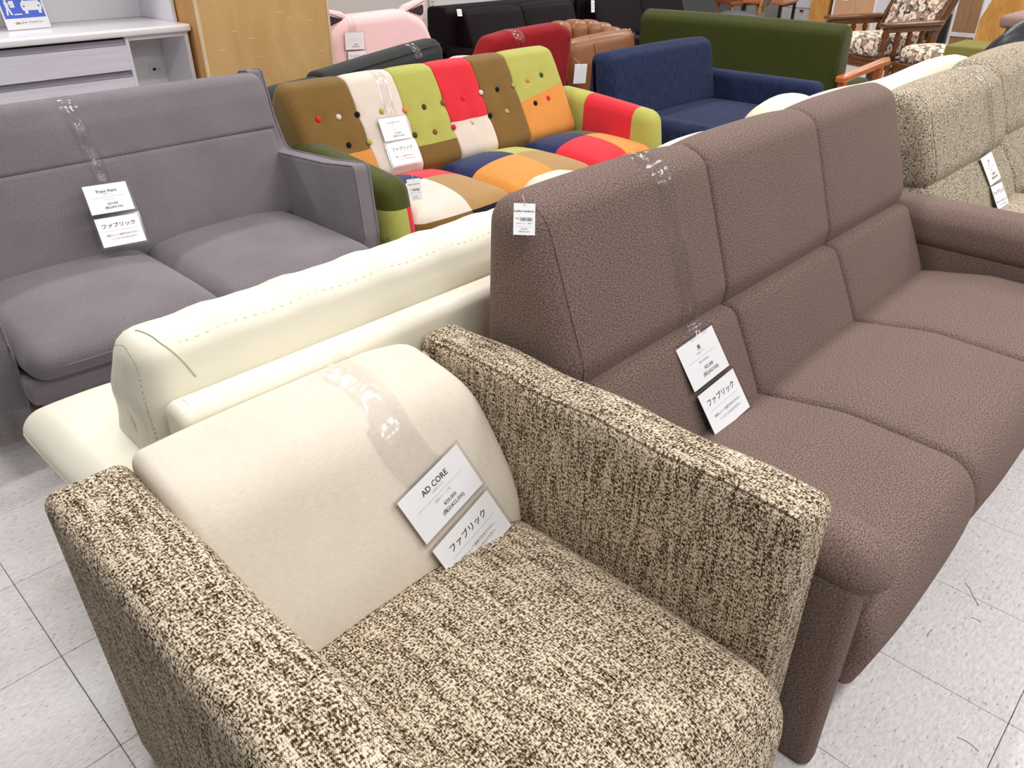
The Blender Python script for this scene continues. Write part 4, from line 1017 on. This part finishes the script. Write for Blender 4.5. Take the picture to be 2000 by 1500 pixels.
for s in (-1, 1):
    obj('side_panel', loft(rp([(-.27, .30, .03), (-.22, .305, .02), (.26, .305, .02), (.26, .18, .02), (-.16, .16, .05), (-.20, .0, .01), (-.26, .0, .01)], .03), s * .25 - .02, s * .25 + .02, .01), 'dark_wood', t, **L)
    for yy in (-.235, .24): obj('leg', turned(s * .24, yy, 0, [(0, .02), (.22, .026)]), 'dark_wood', t, **L)
for x, z0 in ((-.23, .27), (-.23, .22), (.23, .27), (.23, .22)): obj('stud', ball((x, -.245, z0), .014), 'steel', t, **L)

# ------------------------------------------------------------ things at the far right edge
t = thing('sofa', 'olive yellow sofa arm showing past the peach sofa', 'sofa', (6.9, 1.62, 0))
obj('arm', rbox(6.70, 7.14, 1.30, 2.02, .10, .555, .02, .1), 'yellow_fabric', t)
obj('seat', rbox(6.72, 7.12, .80, 1.31, .10, .40, .03, .1), 'yellow_fabric', t)
for x in (6.76, 7.08):
    for y in (.9, 1.92): obj('leg', box(x - .02, x + .02, y - .02, y + .02, 0, .11), 'foot_black', t, smooth=False)
t = thing('armchair', 'black glossy leather armchair back at the right edge', 'armchair', (5.95, 1.15, 0))
def blk(x, y, z): return (x + .02 * math.sin(y * 14), y, z)
obj('backrest', rbox(5.62, 5.86, .72, 1.50, .35, .80, .11, .03, (.03, .03, .06), lambda x, y, z: (x, y, z - .10 * max(0, (y - 1.1) / .40) ** 2)), 'black_leather', t)
obj('head_cushion', rbox(5.56, 5.80, .66, 1.46, .55, .86, .11, .03, (.03, .03, .05), lambda x, y, z: (x, y, z - .14 * max(0, (y - 1.1) / .36) ** 2)), 'black_leather', t)
obj('seat', rbox(5.84, 6.36, .76, 1.40, .16, .42, .06, .08, (0, 0, .02)), 'black_leather', t)
for y0 in (.66, 1.36): obj('arm', rbox(5.74, 6.36, y0, y0 + .12, .08, .52, .05, .08), 'black_leather', t)
for x in (5.78, 6.3):
    for y in (.74, 1.40): obj('leg', box(x - .02, x + .02, y - .02, y + .02, 0, .17), 'steel', t, smooth=False)
t = thing('sofa', 'mauve brown fabric sofa arm behind the black leather armchair', 'sofa', (7.6, 1.55, 0))
obj('arm', rbox(7.20, 7.90, 1.25, 1.80, .08, .66, .07, .05, (.0, .02, .03)), 'mauve_fabric', t)
obj('armrest_pad', rbox(7.17, 7.93, 1.22, 1.83, .645, .735, .035, .05, (0, .01, .02)), 'mauve_fabric', t)
obj('seat', rbox(7.25, 7.9, .72, 1.26, .10, .42, .05, .08), 'mauve_fabric', t)
for x in (7.28, 7.84):
    for y in (.8, 1.7): obj('leg', box(x - .02, x + .02, y - .02, y + .02, 0, .11), 'foot_black', t, smooth=False)
# far row of furniture: chairs, table, boards
def dining_chair(label, x, y, rz, backm, seatm):
    t = thing('dining_chair', label, 'chair', (x, y, 0), rz)
    obj('seat', rbox(-.22, .22, -.22, .22, .445, .495, .024, .06, (0, 0, .012)), seatm, t, local=True)
    for sx_ in (-1, 1):
        obj('leg', tube([(sx_ * .17, -.16, .46), (sx_ * .21, -.21, 0)], .02), 'oak', t, local=True)
        obj('leg', tube([(sx_ * .17, .17, .46), (sx_ * .20, .25, 0)], .02), 'oak', t, local=True)
        obj('back_post', tube([(sx_ * .18, .19, .46), (sx_ * .18, .26, .80)], .018), 'oak', t, local=True)
    obj('backrest', rbox(-.20, .20, .22, .26, .56, .80, .018, .05, (0, .01, 0), lambda x, y, z: (x, y + (z - .56) * .2, z)), backm, t, local=True)
dining_chair('oak dining chair with glossy grey seat beyond the green sofa', 8.28, 4.60, R(200), 'chair_back_fabric', 'grey_leather')
dining_chair('oak dining chair with brick leather seat behind the grey-seated chair', 9.75, 5.48, R(150), 'brick_leather', 'brick_leather')
t = thing('dining_chair', 'oak chair with taupe upholstered back close to the plum sofa', 'chair', (7.98, 5.26, 0), R(25))
obj('seat', rbox(-.22, .22, -.22, .22, .40, .45, .024, .06), 'chair_back_fabric', t, local=True)
obj('backrest', rbox(-.21, .21, .19, .24, .45, .82, .02, .06), 'chair_back_fabric', t, local=True)
for sx_ in (-1, 1):
    for sy_ in (-1, 1): obj('leg', box(sx_ * .20 - .02, sx_ * .20 + .02, sy_ * .20 - .02, sy_ * .20 + .02, 0, .42 if sy_ < 0 else .84), 'oak', t, smooth=False, local=True)
t = thing('side_table', 'small table with glossy orange wood top and black metal legs', 'table', (8.98, 4.62, 0), R(8))
obj('top', rbox(-.30, .22, -.22, .24, .555, .58, .008, .3), 'red_wood', t, local=True)
for x in (-.27, .19):
    for y in (-.19, .21): obj('leg', box(x - .015, x + .015, y - .015, y + .015, 0, .555), 'black_metal', t, smooth=False, local=True)
obj('frame', join(box(-.28, .20, -.20, -.18, .53, .555), box(-.28, .20, .20, .22, .53, .555)), 'black_metal', t, smooth=False, local=True)
def board_cabinet(name, label, cat, x, y0, y1, h, face, side, extra=None, d=.4, feet=None):
    t = thing(name, label, cat, (x + d / 2, (y0 + y1) / 2, 0))
    obj('front_panel', box(x, x + .012, y0 + .02, y1 - .02, .04, h, .002), face, t, smooth=False)
    for a in (y0, y1 - .02): obj('side_panel', box(x - .003, x + d, a, a + .02, 0, h, .002), side, t, smooth=False)
    obj('top_panel', box(x, x + d, y0, y1, h, h + .02, .002), side, t, smooth=False)
    if extra: extra(t)
    return t
def lab_extra(t): obj('label_print', box(9.196, 9.2, 3.86, 3.93, .60, .63, .0005), 'paper', t, smooth=False)
board_cabinet('wardrobe', 'tall wardrobe with salmon veneer back behind the floral armchair', 'wardrobe', 9.2, 3.55, 4.02, 1.8, 'veneer', 'white_board', lab_extra)
board_cabinet('cupboard', 'tall honey coloured cupboard beside the salmon wardrobe', 'cupboard', 9.2, 4.06, 4.27, 1.7, 'honey_wood', 'honey_wood')
def dpull(t): obj('handle', box(9.43, 9.45, 4.46, 4.50, .44, .455, .003), 'black_metal', t, smooth=False); obj('drawer', box(9.435, 9.45, 4.36, 4.68, .48, .62, .004), 'white_board', t, smooth=False)
board_cabinet('cabinet', 'white cabinet with a black pull beside the honey cupboard', 'cabinet', 9.45, 4.32, 4.72, 1.2, 'door_white', 'white_board', dpull)
board_cabinet('bookcase', 'grey backed bookcase behind the orange table', 'bookcase', 9.7, 4.76, 5.10, 1.5, 'wall_grey', 'white_board')
board_cabinet('wardrobe', 'brown veneer backed wardrobe right of the black stand', 'wardrobe', 9.6, 2.62, 2.89, 1.8, 'brown_panel', 'white_board', lambda t: obj('kick_board', box(9.585, 9.60, 2.64, 2.87, .30, .34, .002), 'white_board', t, smooth=False))
t = thing('floor_stand', 'black flat pole floor stand beside the brown wardrobe', 'stand', (9.3, 2.90, 0))
obj('column', box(9.28, 9.33, 2.86, 2.94, .30, 1.6), 'black_metal', t, smooth=False); obj('panel', box(9.25, 9.32, 2.815, 2.945, .10, .53), 'black_metal', t, smooth=False); obj('foot', box(9.1, 9.5, 2.78, 2.98, 0, .03), 'black_metal', t, smooth=False)
t = thing('headboard', 'honey wood board with a curved edge right of the brown wardrobe', 'headboard', (9.0, 2.3, 0))
V, F, UV = loft(rp([(2.02, .0, .01), (2.05, .50, .1), (2.13, .72, .1), (2.12, 1.1, .05), (2.42, 1.1, .03), (2.40, .72, .1), (2.47, .52, .08), (2.45, .0, .01)], .04), 9.0, 9.04, .006)
obj('board', (V, F, UV), 'honey_wood', t, smooth=False)
obj('foot', box(8.9, 9.14, 2.1, 2.16, 0, .05), 'honey_wood', t, smooth=False); obj('foot', box(8.9, 9.14, 2.34, 2.40, 0, .05), 'honey_wood', t, smooth=False)
t = thing('cupboard', 'narrow brown wood cupboard left of the black stand', 'cupboard', (10.0, 3.15, 0))
obj('side_panel', box(9.8, 9.82, 3.06, 3.26, 0, 1.7), 'brown_panel', t, smooth=False); obj('body', box(9.82, 10.2, 3.06, 3.26, 0, 1.68), 'white_board', t, smooth=False); obj('handle', box(9.795, 9.80, 3.24, 3.255, .42, .50), 'black_metal', t, smooth=False)
t = thing('cabinet', 'pale grey metal cabinet at the far right corner', 'cabinet', (10.2, 2.2, 0))
obj('body', box(9.9, 10.5, 1.3, 2.42, .03, 1.3, .01), 'wall_paint', t, smooth=False); obj('plinth', box(9.94, 10.46, 1.34, 2.38, 0, .03), 'black_metal', t, smooth=False); obj('handle', box(9.885, 9.90, 2.25, 2.36, .62, .65), 'poster_blue', t, smooth=False)
